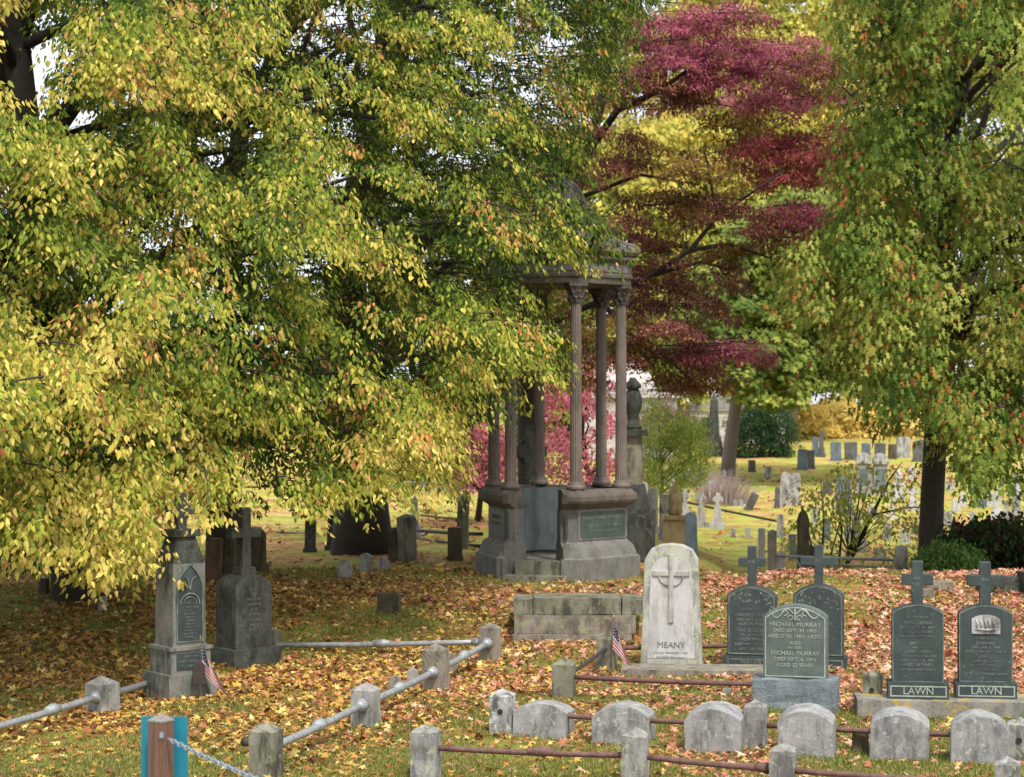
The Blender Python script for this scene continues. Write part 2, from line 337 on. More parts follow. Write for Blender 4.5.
# ------------------------------------------------------------------ ground
def ground():
    ys = np.concatenate([np.linspace(2, 12, 12), np.linspace(12.2, 46, 170), np.linspace(46.5, 130, 90), np.linspace(140, 900, 20)])
    xs = np.concatenate([np.linspace(-600, -40, 12), np.linspace(-36, -13, 14), np.linspace(-12, 14, 170), np.linspace(15, 38, 14), np.linspace(45, 600, 12)])
    X, Y = np.meshgrid(xs, ys); Z = terr(X, Y)
    V = np.stack([X, Y, Z], -1).reshape(-1, 3); nx = len(xs); ny = len(ys)
    i = np.arange(ny - 1)[:, None] * nx + np.arange(nx - 1)[None]
    Fq = np.stack([i, i + 1, i + nx + 1, i + nx], -1).reshape(-1, 4)
    m, nt, p, o = newmat('lawn_and_litter'); M['ground'] = m; v = pos(nt)
    green = ramp(nt, noise(nt, v, 1.3, 8, .7), [(.35, srgb(112, 122, 52)), (.5, srgb(138, 142, 66)), (.66, srgb(172, 160, 92))])
    fine = ramp(nt, noise(nt, v, 55, 4, .7), [(.35, (.55,) * 3), (.65, (1.2,) * 3)])
    green = mixc(nt, 1., green, fine, 'MULTIPLY')
    far = ramp(nt, noise(nt, v, .35, 6, .65), [(.35, srgb(152, 170, 72)), (.55, srgb(184, 184, 92)), (.62, srgb(206, 158, 120))])
    far = mixc(nt, 1., far, fine, 'MULTIPLY')
    sep = nt.nodes.new('ShaderNodeSeparateXYZ'); nt.links.new(v, sep.inputs[0])
    mr = nt.nodes.new('ShaderNodeMapRange'); nt.links.new(sep.outputs[1], mr.inputs[0]); mr.inputs[1].default_value = 31; mr.inputs[2].default_value = 40
    lawn = mixc(nt, mr.outputs[0], green, far)
    # leaf litter cells
    vo = nt.nodes.new('ShaderNodeTexVoronoi'); vo.inputs['Scale'].default_value = 13; nt.links.new(v, vo.inputs['Vector'])
    sc_ = nt.nodes.new('ShaderNodeSeparateColor'); nt.links.new(vo.outputs['Color'], sc_.inputs[0])
    lit = ramp(nt, sc_.outputs[0], [(.0, srgb(104, 66, 38)), (.3, srgb(160, 104, 66)), (.55, srgb(186, 134, 92)), (.8, srgb(186, 148, 62)), (1., srgb(120, 80, 50))])
    lit = mixc(nt, 1., lit, fine, 'MULTIPLY')
    lm = ramp(nt, noise(nt, v, 1.1, 7, .75), [(.46, (0, 0, 0)), (.56, (1, 1, 1))])
    ml = nt.nodes.new('ShaderNodeMath'); ml.operation = 'MULTIPLY'; nt.links.new(lm, ml.inputs[0])
    mr2 = nt.nodes.new('ShaderNodeMapRange'); nt.links.new(sep.outputs[1], mr2.inputs[0]); mr2.inputs[1].default_value = 36; mr2.inputs[2].default_value = 60; mr2.inputs[3].default_value = .85; mr2.inputs[4].default_value = .6
    nt.links.new(mr2.outputs[0], ml.inputs[1])
    c = mixc(nt, ml.outputs[0], lawn, lit)
    dirt = ramp(nt, noise(nt, v, 2.4, 7, .7), [(.6, (0, 0, 0)), (.72, (1, 1, 1))])
    c = mixc(nt, dirt, c, srgb(138, 118, 88))
    nt.links.new(c, p.inputs['Base Color']); p.inputs['Roughness'].default_value = .95; p.inputs['Specular IOR Level'].default_value = .1
    bump(nt, p, noise(nt, v, 30, 6, .8), .8, .04)
    o = npmesh('ground', V, Fq, 'ground', smooth=True); tag(o, kind='structure')
    # gravel path crossing bottom left, in front of the sign
    m, nt, p, _ = newmat('gravel'); M['gravel'] = m; v = pos(nt)
    vo = nt.nodes.new('ShaderNodeTexVoronoi'); vo.inputs['Scale'].default_value = 45; nt.links.new(v, vo.inputs['Vector'])
    s2 = nt.nodes.new('ShaderNodeSeparateColor'); nt.links.new(vo.outputs['Color'], s2.inputs[0])
    c = ramp(nt, s2.outputs[0], [(0, srgb(96, 94, 92)), (.5, srgb(142, 140, 138)), (1, srgb(176, 172, 168))])
    nt.links.new(c, p.inputs['Base Color']); p.inputs['Roughness'].default_value = .9; bump(nt, p, vo.outputs['Distance'], .8, .02)
    pts = []
    for i in range(60):
        x = -14 + i * .5
        e = 16.42 + .10 * math.sin(x * 1.7) + .06 * math.sin(x * 5.1) - .42 * max(0, (x + 3.6)) ** 1.0
        pts.append((x, max(e, 7)))
    V = np.array([(x, y, TZ(x, y) + .006) for x, y in pts] + [(x, 3.0, TZ(x, 3) + .006) for x, y in pts]); V2 = []
    n = len(pts); rows = 12; VV = []
    for j in range(rows):
        t = j / (rows - 1)
        for x, y in pts:
            yy = y * (1 - t) + 3 * t; VV.append((x, yy, TZ(x, yy) + .008))
    i = np.arange(rows - 1)[:, None] * n + np.arange(n - 1)[None]
    o = npmesh('path', np.array(VV), np.stack([i, i + 1, i + n + 1, i + n], -1).reshape(-1, 4), 'gravel', smooth=True); tag(o, kind='structure')
    return pts
PATH = ground()
def litter():
    def scatter(n, y0, y1, L, pr, lo=.40):
        # uniform in the view wedge
        Y = np.sqrt(RNG.random(n) * (y1 ** 2 - y0 ** 2) + y0 ** 2); U = RNG.uniform(-80, 1104, n); X = (U - 512) / F * Y
        d = .5 + 1.25 * (.65 * vnoise(X, Y, 1.9, 3) + .35 * vnoise(X, Y, .45, 4) - .5) - .06 - .10 * sm(26.5, 28, Y) * (1 - sm(1.5, 3.5, X))
        d = d + .12 * sm(17.8, 20, Y) - .13 * (1 - sm(17.0, 18.2, Y)) + .10 * sm(0, 3, X) * sm(19, 20.5, Y)
        d = d - .09 * sm(23, 26, Y) * sm(2.2, 3.5, X)
        d = d - .3 * sm(31, 33, Y) * sm(1.5, 3.5, X)
        keep = (d > RNG.uniform(lo, .72, n)) | (RNG.random(n) < .10)
        return X[keep], Y[keep]
    pink = [srgb(212, 154, 128), srgb(192, 126, 100), srgb(226, 188, 160), srgb(168, 98, 78), srgb(138, 100, 78), srgb(214, 184, 110)]
    gold = [srgb(212, 174, 86), srgb(190, 140, 76), srgb(226, 202, 126), srgb(156, 102, 62), srgb(112, 78, 54), srgb(196, 134, 102)]
    VV, FF, CC = [], [], []; off = 0
    for n, y0, y1, L, sh in ((92000, 14, 22.5, .063, 'maple'), (92000, 22.5, 33, .070, 'maple'), (30000, 33, 75, .13, 'kite')):
        X, Y = scatter(n, y0, y1, L, 0)
        k = len(X); Z = terr(X, Y) + RNG.uniform(.008, .04, k)
        th = RNG.uniform(0, 2 * np.pi, k); tilt = RNG.normal(0, .35, k)
        ax = np.stack([np.cos(th), np.sin(th), tilt], 1)
        nr = np.stack([RNG.normal(0, .4, k), RNG.normal(0, .4, k), np.ones(k)], 1)
        fr = sm(-1.5, 2.0, X + RNG.normal(0, 1.0, k))
        ca = pick(pink, [5, 5, 3, 3, 3, 2], k); cb = pick(gold, [5, 5, 3, 4, 4, 2], k)
        C = np.where((RNG.random(k) < fr)[:, None], ca, cb) * RNG.uniform(.7, 1.08, k)[:, None]
        Ls = L * np.exp(RNG.normal(0, .3, k)).clip(.45, 1.8)
        V, Fq, T = leaves(np.stack([X, Y, Z], 1), ax, nr, Ls, Ls * 1.0, C, sh, fold=np.float64(.5) if False else .5)
        VV.append(V); FF.append(Fq + off); CC.append(T); off += len(V)
    o = npmesh('fallen_leaves', np.concatenate(VV), np.concatenate(FF), 'litter', np.concatenate(CC))
    tag(o, 'fallen orange, tan and yellow leaves scattered over the cemetery lawn', 'fallen leaves', kind='stuff')
    # grass
    n = 330000
    n += 200000; Y = np.sqrt(RNG.random(n) * (33.0 ** 2 - 14 ** 2) + 14 ** 2); Y[-200000:] = np.sqrt(RNG.random(200000) * (21.0 ** 2 - 14 ** 2) + 14 ** 2); U = RNG.uniform(-60, 1084, n); X = (U - 512) / F * Y
    d = .6 * vnoise(X, Y, 1.4, 8) + .4 * vnoise(X, Y, .5, 9) + .35 * (1 - sm(16.6, 18.6, Y))
    xs = np.array([p[0] for p in PATH]); es = np.interp(X, xs, [p[1] for p in PATH])
    k = (d > RNG.uniform(.28, .72, n)) & (Y > es + .05); X = X[k]; Y = Y[k]; k = len(X)
    ax = np.stack([RNG.normal(0, .45, k), RNG.normal(0, .45, k), np.ones(k)], 1); nr = np.stack([RNG.normal(0, 1, k), -np.ones(k), RNG.normal(0, .3, k)], 1)
    C = pick([srgb(128, 140, 66), srgb(152, 156, 80), srgb(102, 118, 52), srgb(184, 170, 112)], [4, 4, 3, 3], k) * RNG.uniform(.75, 1.1, k)[:, None]
    L = RNG.uniform(.03, .065, k)
    V, Fq, T = leaves(np.stack([X, Y, terr(X, Y) - .003], 1), ax, nr, L, .035 + 0 * L, C, 'narrow', .2)
    o = npmesh('grass', V, Fq, 'leaf', T); tag(o, 'short patchy green grass between the fallen leaves', 'grass', kind='stuff')
litter()
# ------------------------------------------------------------------ foliage engine
def sprays(C, D, n, length, width, droop, L, W, colf, shape='ovate', hang=1.0, flat=.5, jit=.05, twigs=True):
    """C (N,3) base points of drooping leafy sprays heading along D. returns leaf arrays + twig polylines"""
    N = len(C); D = unit(D); up = np.array([0, 0, 1.]); S = unit(np.cross(D, up)); 
    t = RNG.random((N, n)) ** .75; ww = RNG.uniform(-1, 1, (N, n)); 
    env = np.sin(np.pi * np.clip(t * .9 + .08, 0, 1)) ** .7
    ln = length * RNG.uniform(.7, 1.3, (N, 1)); wd = width * RNG.uniform(.7, 1.3, (N, 1))
    lat = ww * env * wd
    Pp = C[:, None] + D[:, None] * (t * ln)[..., None] + S[:, None] * lat[..., None]
    dz = -droop * ln * (t ** 1.8) - .35 * wd * (ww * env) ** 2 + RNG.normal(0, jit, (N, n))
    Pp = Pp + up * dz[..., None]
    Pp += RNG.normal(0, jit * .6, Pp.shape)
    sd_ = D[:, None] * (.5 * t)[..., None] + S[:, None] * (ww * .8)[..., None]
    ax = sd_ - up * (hang * (.6 + .6 * t))[..., None] + RNG.normal(0, .35, Pp.shape)
    nr = up * flat + (D * .7)[:, None] + S[:, None] * (ww * .3)[..., None] + RNG.normal(0, .35, Pp.shape)
    Pp = Pp.reshape(-1, 3); k = len(Pp); sid = np.repeat(np.arange(N), n)
    col = colf(Pp, sid, t.ravel())
    s = np.exp(RNG.normal(-.06, .24, k)).clip(.5, 1.5)
    return Pp, ax.reshape(-1, 3), nr.reshape(-1, 3), L * s, W * s, col
def tree_build(name, label, cat, base, trunk_pts, trunk_r, limbs, leafsets, bark='bark', group=None, shape='ovate', fold=.25, twiglines=None, crown_name='crown', leafmat_='leaf'):
    root = empty(name, base, 0, label, cat, group); b = Vector(base)
    mb = MB(); mb.tube([Vector(p) - b for p in trunk_pts], trunk_r, 12)
    for pts, rr in limbs: mb.tube([Vector(p) - b for p in pts], rr, 6)
    from mathutils import noise as mn
    for v in mb.bm.verts: v.co += mn.noise_vector(v.co * 2.2) * .03
    for pts, rr in (twiglines or []): mb.tube([Vector(p) - b for p in pts], rr, 4, cap=False)
    o = mb.build('trunk', bark, root, smooth=True)
    if leafsets:
        VV, FF, CC = [], [], []; off = 0
        for (Pp, ax, nr, L, W, col) in leafsets:
            V, Fq, T = leaves(Pp - np.array(b), ax, nr, L, W, np.clip(col, 0, .95), shape, fold)
            VV.append(V); FF.append(Fq + off); CC.append(T); off += len(V)
        npmesh(crown_name, np.concatenate(VV), np.concatenate(FF), leafmat_, np.concatenate(CC), root)
    return root
def limb(a, b, r0, r1, sag=0., wob=.12, n=7):
    a = Vector(a); b = Vector(b); L = (b - a).length; pts = []; rr = []
    for i in range(n):
        t = i / (n - 1); p = a.lerp(b, t); p.z += sag * L * math.sin(math.pi * t)
        if 0 < i < n - 1: p += Vector((random.gauss(0, 1), random.gauss(0, 1), random.gauss(0, 1))) * wob * L * .12
        pts.append(p); rr.append(r0 * (1 - t) ** .8 + r1)
    return pts, rr
def inpoly(u, v, poly):
    ins = np.zeros(len(u), bool); n = len(poly); j = n - 1
    for i in range(n):
        xi, yi = poly[i]; xj, yj = poly[j]
        c = ((yi > v) != (yj > v)) & (u < (xj - xi) * (v - yi) / (yj - yi + 1e-9) + xi)
        ins ^= c; j = i
    return ins
def toworld(u, v, Y):
    k = (u - 512) / F; m = -(v - VC) / F
    cy, sy = math.cos(PITCH), math.sin(PITCH); t = Y / (cy - m * sy)
    return np.stack([k * t, Y + 0 * t, H + (sy + m * cy) * t], 1)
def sample_region(poly, n):
    us = [p[0] for p in poly]; vs = [p[1] for p in poly]; U = []; 
    u = RNG.uniform(min(us), max(us), n * 4); v = RNG.uniform(min(vs), max(vs), n * 4)
    k = inpoly(u, v, poly); return u[k][:n], v[k][:n]
# ---------------- left broadleaf trees: three trunks, hanging sprays
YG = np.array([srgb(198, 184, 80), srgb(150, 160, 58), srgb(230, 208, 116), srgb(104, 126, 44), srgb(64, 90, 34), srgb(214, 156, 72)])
def left_trees():
    poly = [(-180, -260), (520, -260), (670, -120), (625, 10), (600, 60), (590, 110), (565, 150), (545, 180), (548, 205), (594, 234), (590, 256), (545, 262), (520, 285), (528, 330), (536, 352), (538, 372), (500, 392),
            (470, 405), (436, 462), (420, 498), (380, 498), (330, 496), (290, 512), (262, 500), (225, 508), (196, 508), (178, 496), (158, 508), (140, 540), (130, 572), (112, 590), (90, 578), (60, 545), (35, 562), (0, 555), (-180, 560)]
    gaps = [(48, 92, 14), (72, 132, 15), (60, 58, 9), (136, 243, 12), (190, 236, 8), (192, 298, 11), (118, 325, 11), (168, 322, 9), (128, 352, 8), (240, 140, 15), (236, 168, 10), (222, 330, 14), (212, 365, 9), (205, 425, 9), (158, 470, 8), (18, 60, 34), (25, 110, 24), (46, 330, 16), (155, 350, 14),
            (430, 270, 12), (395, 60, 8), (250, 250, 8)]
    # trunks
    t1b = Vector(G(84, 600)); t2b = Vector(G(362, 553)); t3b = Vector(G(222, 575))
    specs = []
    def trunk(b, pix, Yt, r0, r1):
        pts = [b + Vector((0, 0, -.3))]; n = len(pix)
        for i, (u, v) in enumerate(pix): pts.append(P(u, v, b.y + (Yt - b.y) * (i + 1) / n))
        rr = [r0 * 1.2] + [r0 + (r1 - r0) * i / (n) for i in range(1, n + 1)]
        return pts, rr
    T = [(t1b, *trunk(t1b, [(70, 520), (48, 380), (34, 250), (20, 110), (8, 0), (-10, -150), (-20, -300)], 27.5, .36, .16)),
         (t2b, *trunk(t2b, [(362, 500), (350, 400), (345, 280), (372, 150), (395, 20), (400, -150), (410, -320)], 35, .52, .2)),
         (t3b, *trunk(t3b, [(220, 500), (222, 400), (226, 300), (236, 180), (244, 90), (250, -60), (255, -220)], 31, .24, .1))]
    N = 17500
    u, v = sample_region(poly, N); 
    front = 18.3 + np.clip(u, 0, 640) / 600 * 8.6 + 2.2 * (vnoise(u, v * 1.5, 90, 21) - .5) + 2.4 * (vnoise(u, v * 1.9, 38, 23) - .5) + np.clip((300 - v) / 400, 0, 1) * 2.0
    q = RNG.random(len(u)); depth = np.where(q < .42, RNG.uniform(0, 2.2, len(u)), RNG.uniform(2.0, 12.5, len(u)))
    keep = np.ones(len(u), bool)
    for (a, b, r) in gaps: keep &= ((u - a) ** 2 + ((v - b) * 1.0) ** 2) > (r * 1.35) ** 2
    # clumpy: holes in the front layer
    cl = .5 * vnoise(u, v * 1.6, 66, 31) + .5 * vnoise(u, v * 1.5, 26, 32)
    keep &= ~((depth < 2.2) & (cl < .52)); keep &= ~((depth >= 2.2) & (cl < .25) & (v > 0))
    keep &= ~((v > 470) & (depth > 7) & (u > 140))
    u, v, front, depth = u[keep], v[keep], front[keep], depth[keep]
    Y = front + depth; Y = np.where((u > 540) & (v > 170), np.minimum(Y, 28.6), Y)
    C = toworld(u, v, Y)
    C[:, 2] += .25; zc = C[:, 2]
    ok = zc > terr(C[:, 0], C[:, 1]) + 1.0; C = C[ok]; depth = depth[ok]; u = u[ok]; v = v[ok]
    bases = np.array([[t[0].x, t[0].y] for t in T])
    bb = np.array([[bases[0][0] , bases[0][1]], bases[1], bases[2]])
    d2 = ((C[:, None, :2] - bb[None]) ** 2).sum(2); d2[:, 0] *= .8; d2[:, 2] *= 1.3
    own = d2.argmin(1)
    labels = ['wide broadleaf tree at far left, dark leaning trunk, yellow-green hanging foliage', 'large old tree with thick dark trunk behind the pipe fence, yellow-green crown', 'slender-trunked broadleaf tree between the leaning trunk and the thick trunk, left half']
    for i in range(3):
        k = own == i; Ci = C[k]; di = depth[k]; n = len(Ci); ui = u[k]; vi = v[k]
        out = Ci - np.array([bb[i][0], bb[i][1], 0]); out[:, 2] = 0; out = unit(out) * 1.0 + RNG.normal(0, .45, Ci.shape) + np.array([.15, -.35, 0]); out[:, 2] = RNG.uniform(-.1, .25, n)
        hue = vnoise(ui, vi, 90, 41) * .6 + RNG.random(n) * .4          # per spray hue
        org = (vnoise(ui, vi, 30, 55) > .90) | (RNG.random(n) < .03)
        yel = np.clip(.02 + hue * 1.0 - np.clip((ui - 330) / 900, 0, .25) - .5 * np.clip((di - 1.5) / 3.5, 0, 1), 0, 1)  # deeper sprays greener and darker; some crown-interior shade is put into leaf colour
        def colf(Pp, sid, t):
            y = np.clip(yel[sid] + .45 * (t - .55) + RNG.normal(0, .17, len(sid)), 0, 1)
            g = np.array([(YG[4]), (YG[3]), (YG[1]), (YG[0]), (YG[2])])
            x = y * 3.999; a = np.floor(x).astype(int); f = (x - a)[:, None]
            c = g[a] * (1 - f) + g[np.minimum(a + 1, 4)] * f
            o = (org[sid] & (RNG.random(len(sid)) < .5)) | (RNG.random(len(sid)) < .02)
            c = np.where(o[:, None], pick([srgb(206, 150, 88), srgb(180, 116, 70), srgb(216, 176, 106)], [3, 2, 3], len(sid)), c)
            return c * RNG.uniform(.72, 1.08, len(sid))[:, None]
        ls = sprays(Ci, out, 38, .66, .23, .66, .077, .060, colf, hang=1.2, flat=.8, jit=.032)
        # limbs
        tp, tr = T[i][1], T[i][2]; limbs = []; tw = []
        idx = RNG.choice(n, min(n, 46), replace=False)
        for j in idx:
            e = Vector(Ci[j]); hgt = min(max(e.z * random.uniform(.5, .95), 2.2), 9.5)
            # point of the trunk at that height
            for a in range(len(tp) - 1):
                if tp[a].z <= hgt <= tp[a + 1].z:
                    f = (hgt - tp[a].z) / (tp[a + 1].z - tp[a].z); s0 = tp[a].lerp(tp[a + 1], f); break
            else: s0 = tp[len(tp) // 2]
            limbs.append(limb(s0, e, .085 if i != 2 else .05, .012, sag=random.uniform(.05, .16)))
        for j in RNG.choice(n, min(n, 1300), replace=False):
            a = Vector(Ci[j]); dd = Vector(out[j]).normalized() * .7; e = a + dd + Vector((0, 0, -.3))
            tw.append(([a - dd * .6 + Vector((0, 0, .05)), a, a + dd * .5 + Vector((0, 0, -.08)), e], [.012, .009, .006, .003]))
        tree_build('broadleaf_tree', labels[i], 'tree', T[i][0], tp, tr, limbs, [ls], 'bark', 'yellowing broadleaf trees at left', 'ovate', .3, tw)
left_trees()
# ---------------- generic crown filled from a screen region between two depths
def region_tree(name, label, cat, base, tp, tr, poly, n, Y0, Y1, nl, length, width, droop, L, W, pal, wts, shape='kite', hang=.8, flat=.8, bark='bark', group=None, gaps=(), nlimb=22, lr=.07, jit=.08, clump=(.35, 60), huesz=80, orange=None, fold=.25, ntwig=0, frontw=.5, extra=None, leafm='leaf'):
    u, v = sample_region(poly, n); Y = RNG.uniform(Y0, Y1, len(u)); fm = RNG.random(len(u)) < frontw
    Y = np.where(fm, Y0 + (Y - Y0) * .3, Y) + (vnoise(u, v, 70, 77) - .5) * .25 * (Y1 - Y0)
    keep = np.ones(len(u), bool)
    for (a, b, r) in gaps: keep &= ((u - a) ** 2 + (v - b) ** 2) > (r * 1.2) ** 2
    cl = .6 * vnoise(u + base[0] * 40, v, clump[1], 61) + .4 * vnoise(u, v, clump[1] * .4, 62); keep &= cl > clump[0]
    u, v, Y = u[keep], v[keep], Y[keep]; C = toworld(u, v, Y); g = terr(C[:, 0], C[:, 1])
    C[:, 2] = np.maximum(C[:, 2], g + .1)
    k = len(C); out = C - np.array([base[0], base[1], 0]); out[:, 2] = 0; out = unit(out) + RNG.normal(0, .6, C.shape) + np.array([0, -.3, 0]); out[:, 2] = RNG.uniform(-.1, .2, k)
    palA = np.array(pal); wv = np.array(wts, float); cw = np.cumsum(wv / wv.sum())
    hv = vnoise(u, v, huesz, 91) * .55 + RNG.random(k) * .45
    def colf(Pp, sid, t):
        y = np.clip((hv[sid] - .5) * 1.25 + .5 + RNG.normal(0, .14, len(sid)), 0, .999)
        c = palA[np.searchsorted(cw, y).clip(0, len(palA) - 1)]
        if orange is not None:
            om = (RNG.random(k) < orange[0] * 4)[sid] & (RNG.random(len(sid)) < .35) | (RNG.random(len(sid)) < orange[0] * .4)
            c = np.where(om[:, None], pick(orange[1], [1] * len(orange[1]), len(sid)), c)
        return c * RNG.uniform(.72, 1.08, len(sid))[:, None]
    ls = sprays(C, out, nl, length, width, droop, L, W, colf, hang=hang, flat=flat, jit=jit)
    limbs = []; tp = [Vector(p) for p in tp]; tw = []
    if k and nlimb:
        for j in RNG.choice(k, min(k, nlimb), replace=False):
            e = Vector(C[j]); zt = tp[-1].z; z0 = tp[0].z; h_ = min(max(z0 + (e.z - z0) * random.uniform(.45, .9), z0 + .35 * (zt - z0)), zt)
            s0 = tp[-1]
            for a in range(len(tp) - 1):
                if tp[a].z <= h_ <= tp[a + 1].z:
                    f = (h_ - tp[a].z) / (tp[a + 1].z - tp[a].z + 1e-6); s0 = tp[a].lerp(tp[a + 1], f); break
            limbs.append(limb(s0, e, lr, lr * .15, sag=random.uniform(.0, .12)))
        for j in RNG.choice(k, min(k, ntwig), replace=False):
            a = Vector(C[j]); dd = Vector(out[j]).normalized() * length * .8
            tw.append(([a - dd * .5, a, a + dd * .5 + Vector((0, 0, -.08)), a + dd + Vector((0, 0, -.3))], [.014, .01, .007, .003]))
    if extra: limbs += extra
    return tree_build(name, label, cat, base, tp, tr, limbs, [ls], bark, group, shape, fold, tw, leafmat_=leafm)
def pl(pts, r0, r1):   # limb through explicit pixel points
    v = [P(*p) for p in pts]; n = len(v); return v, [r0 + (r1 - r0) * i / (n - 1) for i in range(n)]
MAG = srgb(176, 70, 108)
def maple():
    base = Vector((P(528, 500, 38).x, 38, TZ(.3, 38)))
    tp = [base + Vector((0, 0, -.2)), P(528, 470, 38), P(527, 400, 38), P(526, 340, 38), P(545, 290, 37.8), P(575, 200, 37.5), P(600, 110, 37.5), P(615, 20, 37.5)]
    tr = [.22, .19, .17, .16, .13, .11, .08, .05]
    extra = [pl([(526, 340, 38), (560, 318, 37.6), (600, 300, 37), (650, 275, 36.5), (690, 250, 36), (718, 216, 36), (755, 190, 36), (785, 170, 36)], .075, .02),
             pl([(590, 150, 37.5), (618, 110, 37), (650, 95, 36.5), (672, 82, 36), (700, 64, 36), (760, 60, 36)], .085, .02),
             pl([(690, 250, 36), (730, 245, 36), (770, 258, 36)], .045, .015), pl([(718, 216, 36), (712, 190, 36.2), (705, 150, 36)], .04, .015),
             pl([(650, 275, 36.5), (700, 262, 36), (735, 270, 36)], .04, .012), pl([(600, 300, 37), (640, 345, 37), (670, 360, 37), (700, 390, 37)], .05, .012),
             pl([(575, 200, 37.5), (640, 175, 38), (700, 185, 38)], .05, .012), pl([(664, 88, 36.2), (668, 60, 36.2), (672, 30, 36)], .04, .012), pl([(700, 64, 36), (720, 30, 36.4), (740, 5, 36.4)], .04, .012)]
    # tiers: (u,v,half-width px,half-height px,palette)
    A = [srgb(206, 112, 144), srgb(188, 92, 122), srgb(146, 66, 90), srgb(218, 136, 164)]
    B = [srgb(142, 80, 84), srgb(162, 98, 90), srgb(112, 66, 66)]
    Cc = [srgb(122, 92, 46), srgb(142, 108, 50), srgb(112, 96, 42), srgb(126, 78, 56)]
    Rr = [srgb(206, 104, 112), srgb(184, 84, 94), srgb(148, 66, 76)]
    Z = [(700, 12, 46, 16, A, 14), (650, 36, 34, 16, B, 9), (625, 90, 30, 16, B, 8), (840, 132, 16, 9, Rr, 4), (610, 60, 20, 14, B, 4), (665, 28, 30, 14, B, 7), (735, 30, 32, 14, B, 8), (700, 50, 48, 15, A, 15), (775, 50, 42, 16, A, 12), (725, 72, 46, 14, A, 16), (815, 62, 18, 10, B, 4), (765, 92, 34, 16, A, 13), (800, 52, 18, 14, B, 6),
         (808, 80, 26, 9, B, 5), (835, 92, 12, 8, A, 3), (655, 58, 26, 12, B, 7), (640, 75, 18, 10, B, 5), (690, 92, 30, 12, B, 6), (725, 122, 34, 12, Cc, 7), (675, 100, 26, 10, B, 5),
         (770, 140, 44, 12, Rr, 12), (812, 150, 30, 12, Rr, 8), (745, 156, 40, 12, B, 9), (790, 172, 34, 12, Rr, 8), (700, 168, 40, 12, Cc, 9), (650, 190, 38, 12, Cc, 8), (610, 130, 26, 12, B, 6), (600, 160, 30, 14, B, 8), (625, 155, 26, 12, B, 6),
         (780, 205, 30, 14, A, 8), (800, 222, 22, 12, A, 6), (765, 225, 30, 10, B, 7), (735, 205, 30, 12, B, 6), (645, 205, 44, 14, B, 10), (690, 195, 34, 12, Cc, 7), (640, 232, 30, 10, B, 7), (680, 240, 44, 10, Cc, 8), (745, 245, 34, 9, Cc, 6),
         (650, 262, 36, 12, B, 10), (700, 268, 36, 12, B, 9), (660, 285, 34, 12, B, 10), (680, 300, 40, 12, B, 9), (640, 310, 30, 14, B, 9), (640, 335, 26, 14, Cc, 8), (665, 325, 30, 12, B, 8), (690, 350, 34, 12, B, 9), (705, 345, 26, 12, A, 7), (735, 350, 20, 10, A, 4), (655, 352, 26, 10, Cc, 7), (690, 368, 32, 12, B, 9),
         (694, 382, 20, 8, B, 4), (684, 380, 20, 8, Cc, 4), (590, 320, 34, 16, Cc, 9), (560, 345, 30, 16, Cc, 8), (600, 350, 26, 14, B, 6), (540, 300, 30, 16, Cc, 7), (600, 280, 20, 10, B, 4), (585, 380, 24, 12, Cc, 5), (560, 180, 34, 20, B, 6), (590, 215, 30, 16, B, 6), (610, 90, 30, 16, B, 4)]
    CC_, DD, PA = [], [], []
    for (u, v, a, b, pal, n) in Z:
        n = int(n * (2.0 if pal in (A, Rr) else 1.4)); Y = random.uniform(35.6, 38.6)
        for _ in range(n):
            uu = u + a * random.uniform(-1, 1); vv = v + b * random.gauss(0, .55) + abs(uu - u) / a * b * .45
            CC_.append(P(uu, vv, Y + random.gauss(0, .6))); PA.append(pal)
    C = np.array(CC_); n = len(C); out = RNG.normal(0, 1, C.shape) + np.array([.5, -.7, 0]); out[:, 2] = 0
    sp = np.array([p[:3] for p in PA]); si = RNG.integers(0, 3, n)
    def colf(Pp, sid, t):
        j = np.where(RNG.random(len(sid)) < .55, si[sid], RNG.integers(0, 3, len(sid)))
        c = sp[sid, j]
        g = RNG.random(len(sid)) < .16
        c = np.where(g[:, None], np.array(srgb(170, 140, 80)), c)
        return c * RNG.uniform(.7, 1.15, len(sid))[:, None]
    ls = sprays(C, out, 150, .62, .34, .22, .085, .052, colf, hang=.5, flat=1.5, jit=.045)
    tw = []
    for j in RNG.choice(n, 200, replace=False):
        a = Vector(C[j]); d = Vector(out[j]).normalized() * .5; tw.append(([a - d, a, a + d], [.012, .008, .003]))
    tree_build('japanese_maple', 'purple and magenta Japanese maple spreading in flat tiers behind the rotunda', 'tree', base, tp, tr, extra, [ls], 'bark', None, 'kite', .2, tw)
maple()
GR = [srgb(58, 84, 32), srgb(84, 110, 42), srgb(112, 134, 52), srgb(142, 154, 66), srgb(176, 174, 86)]
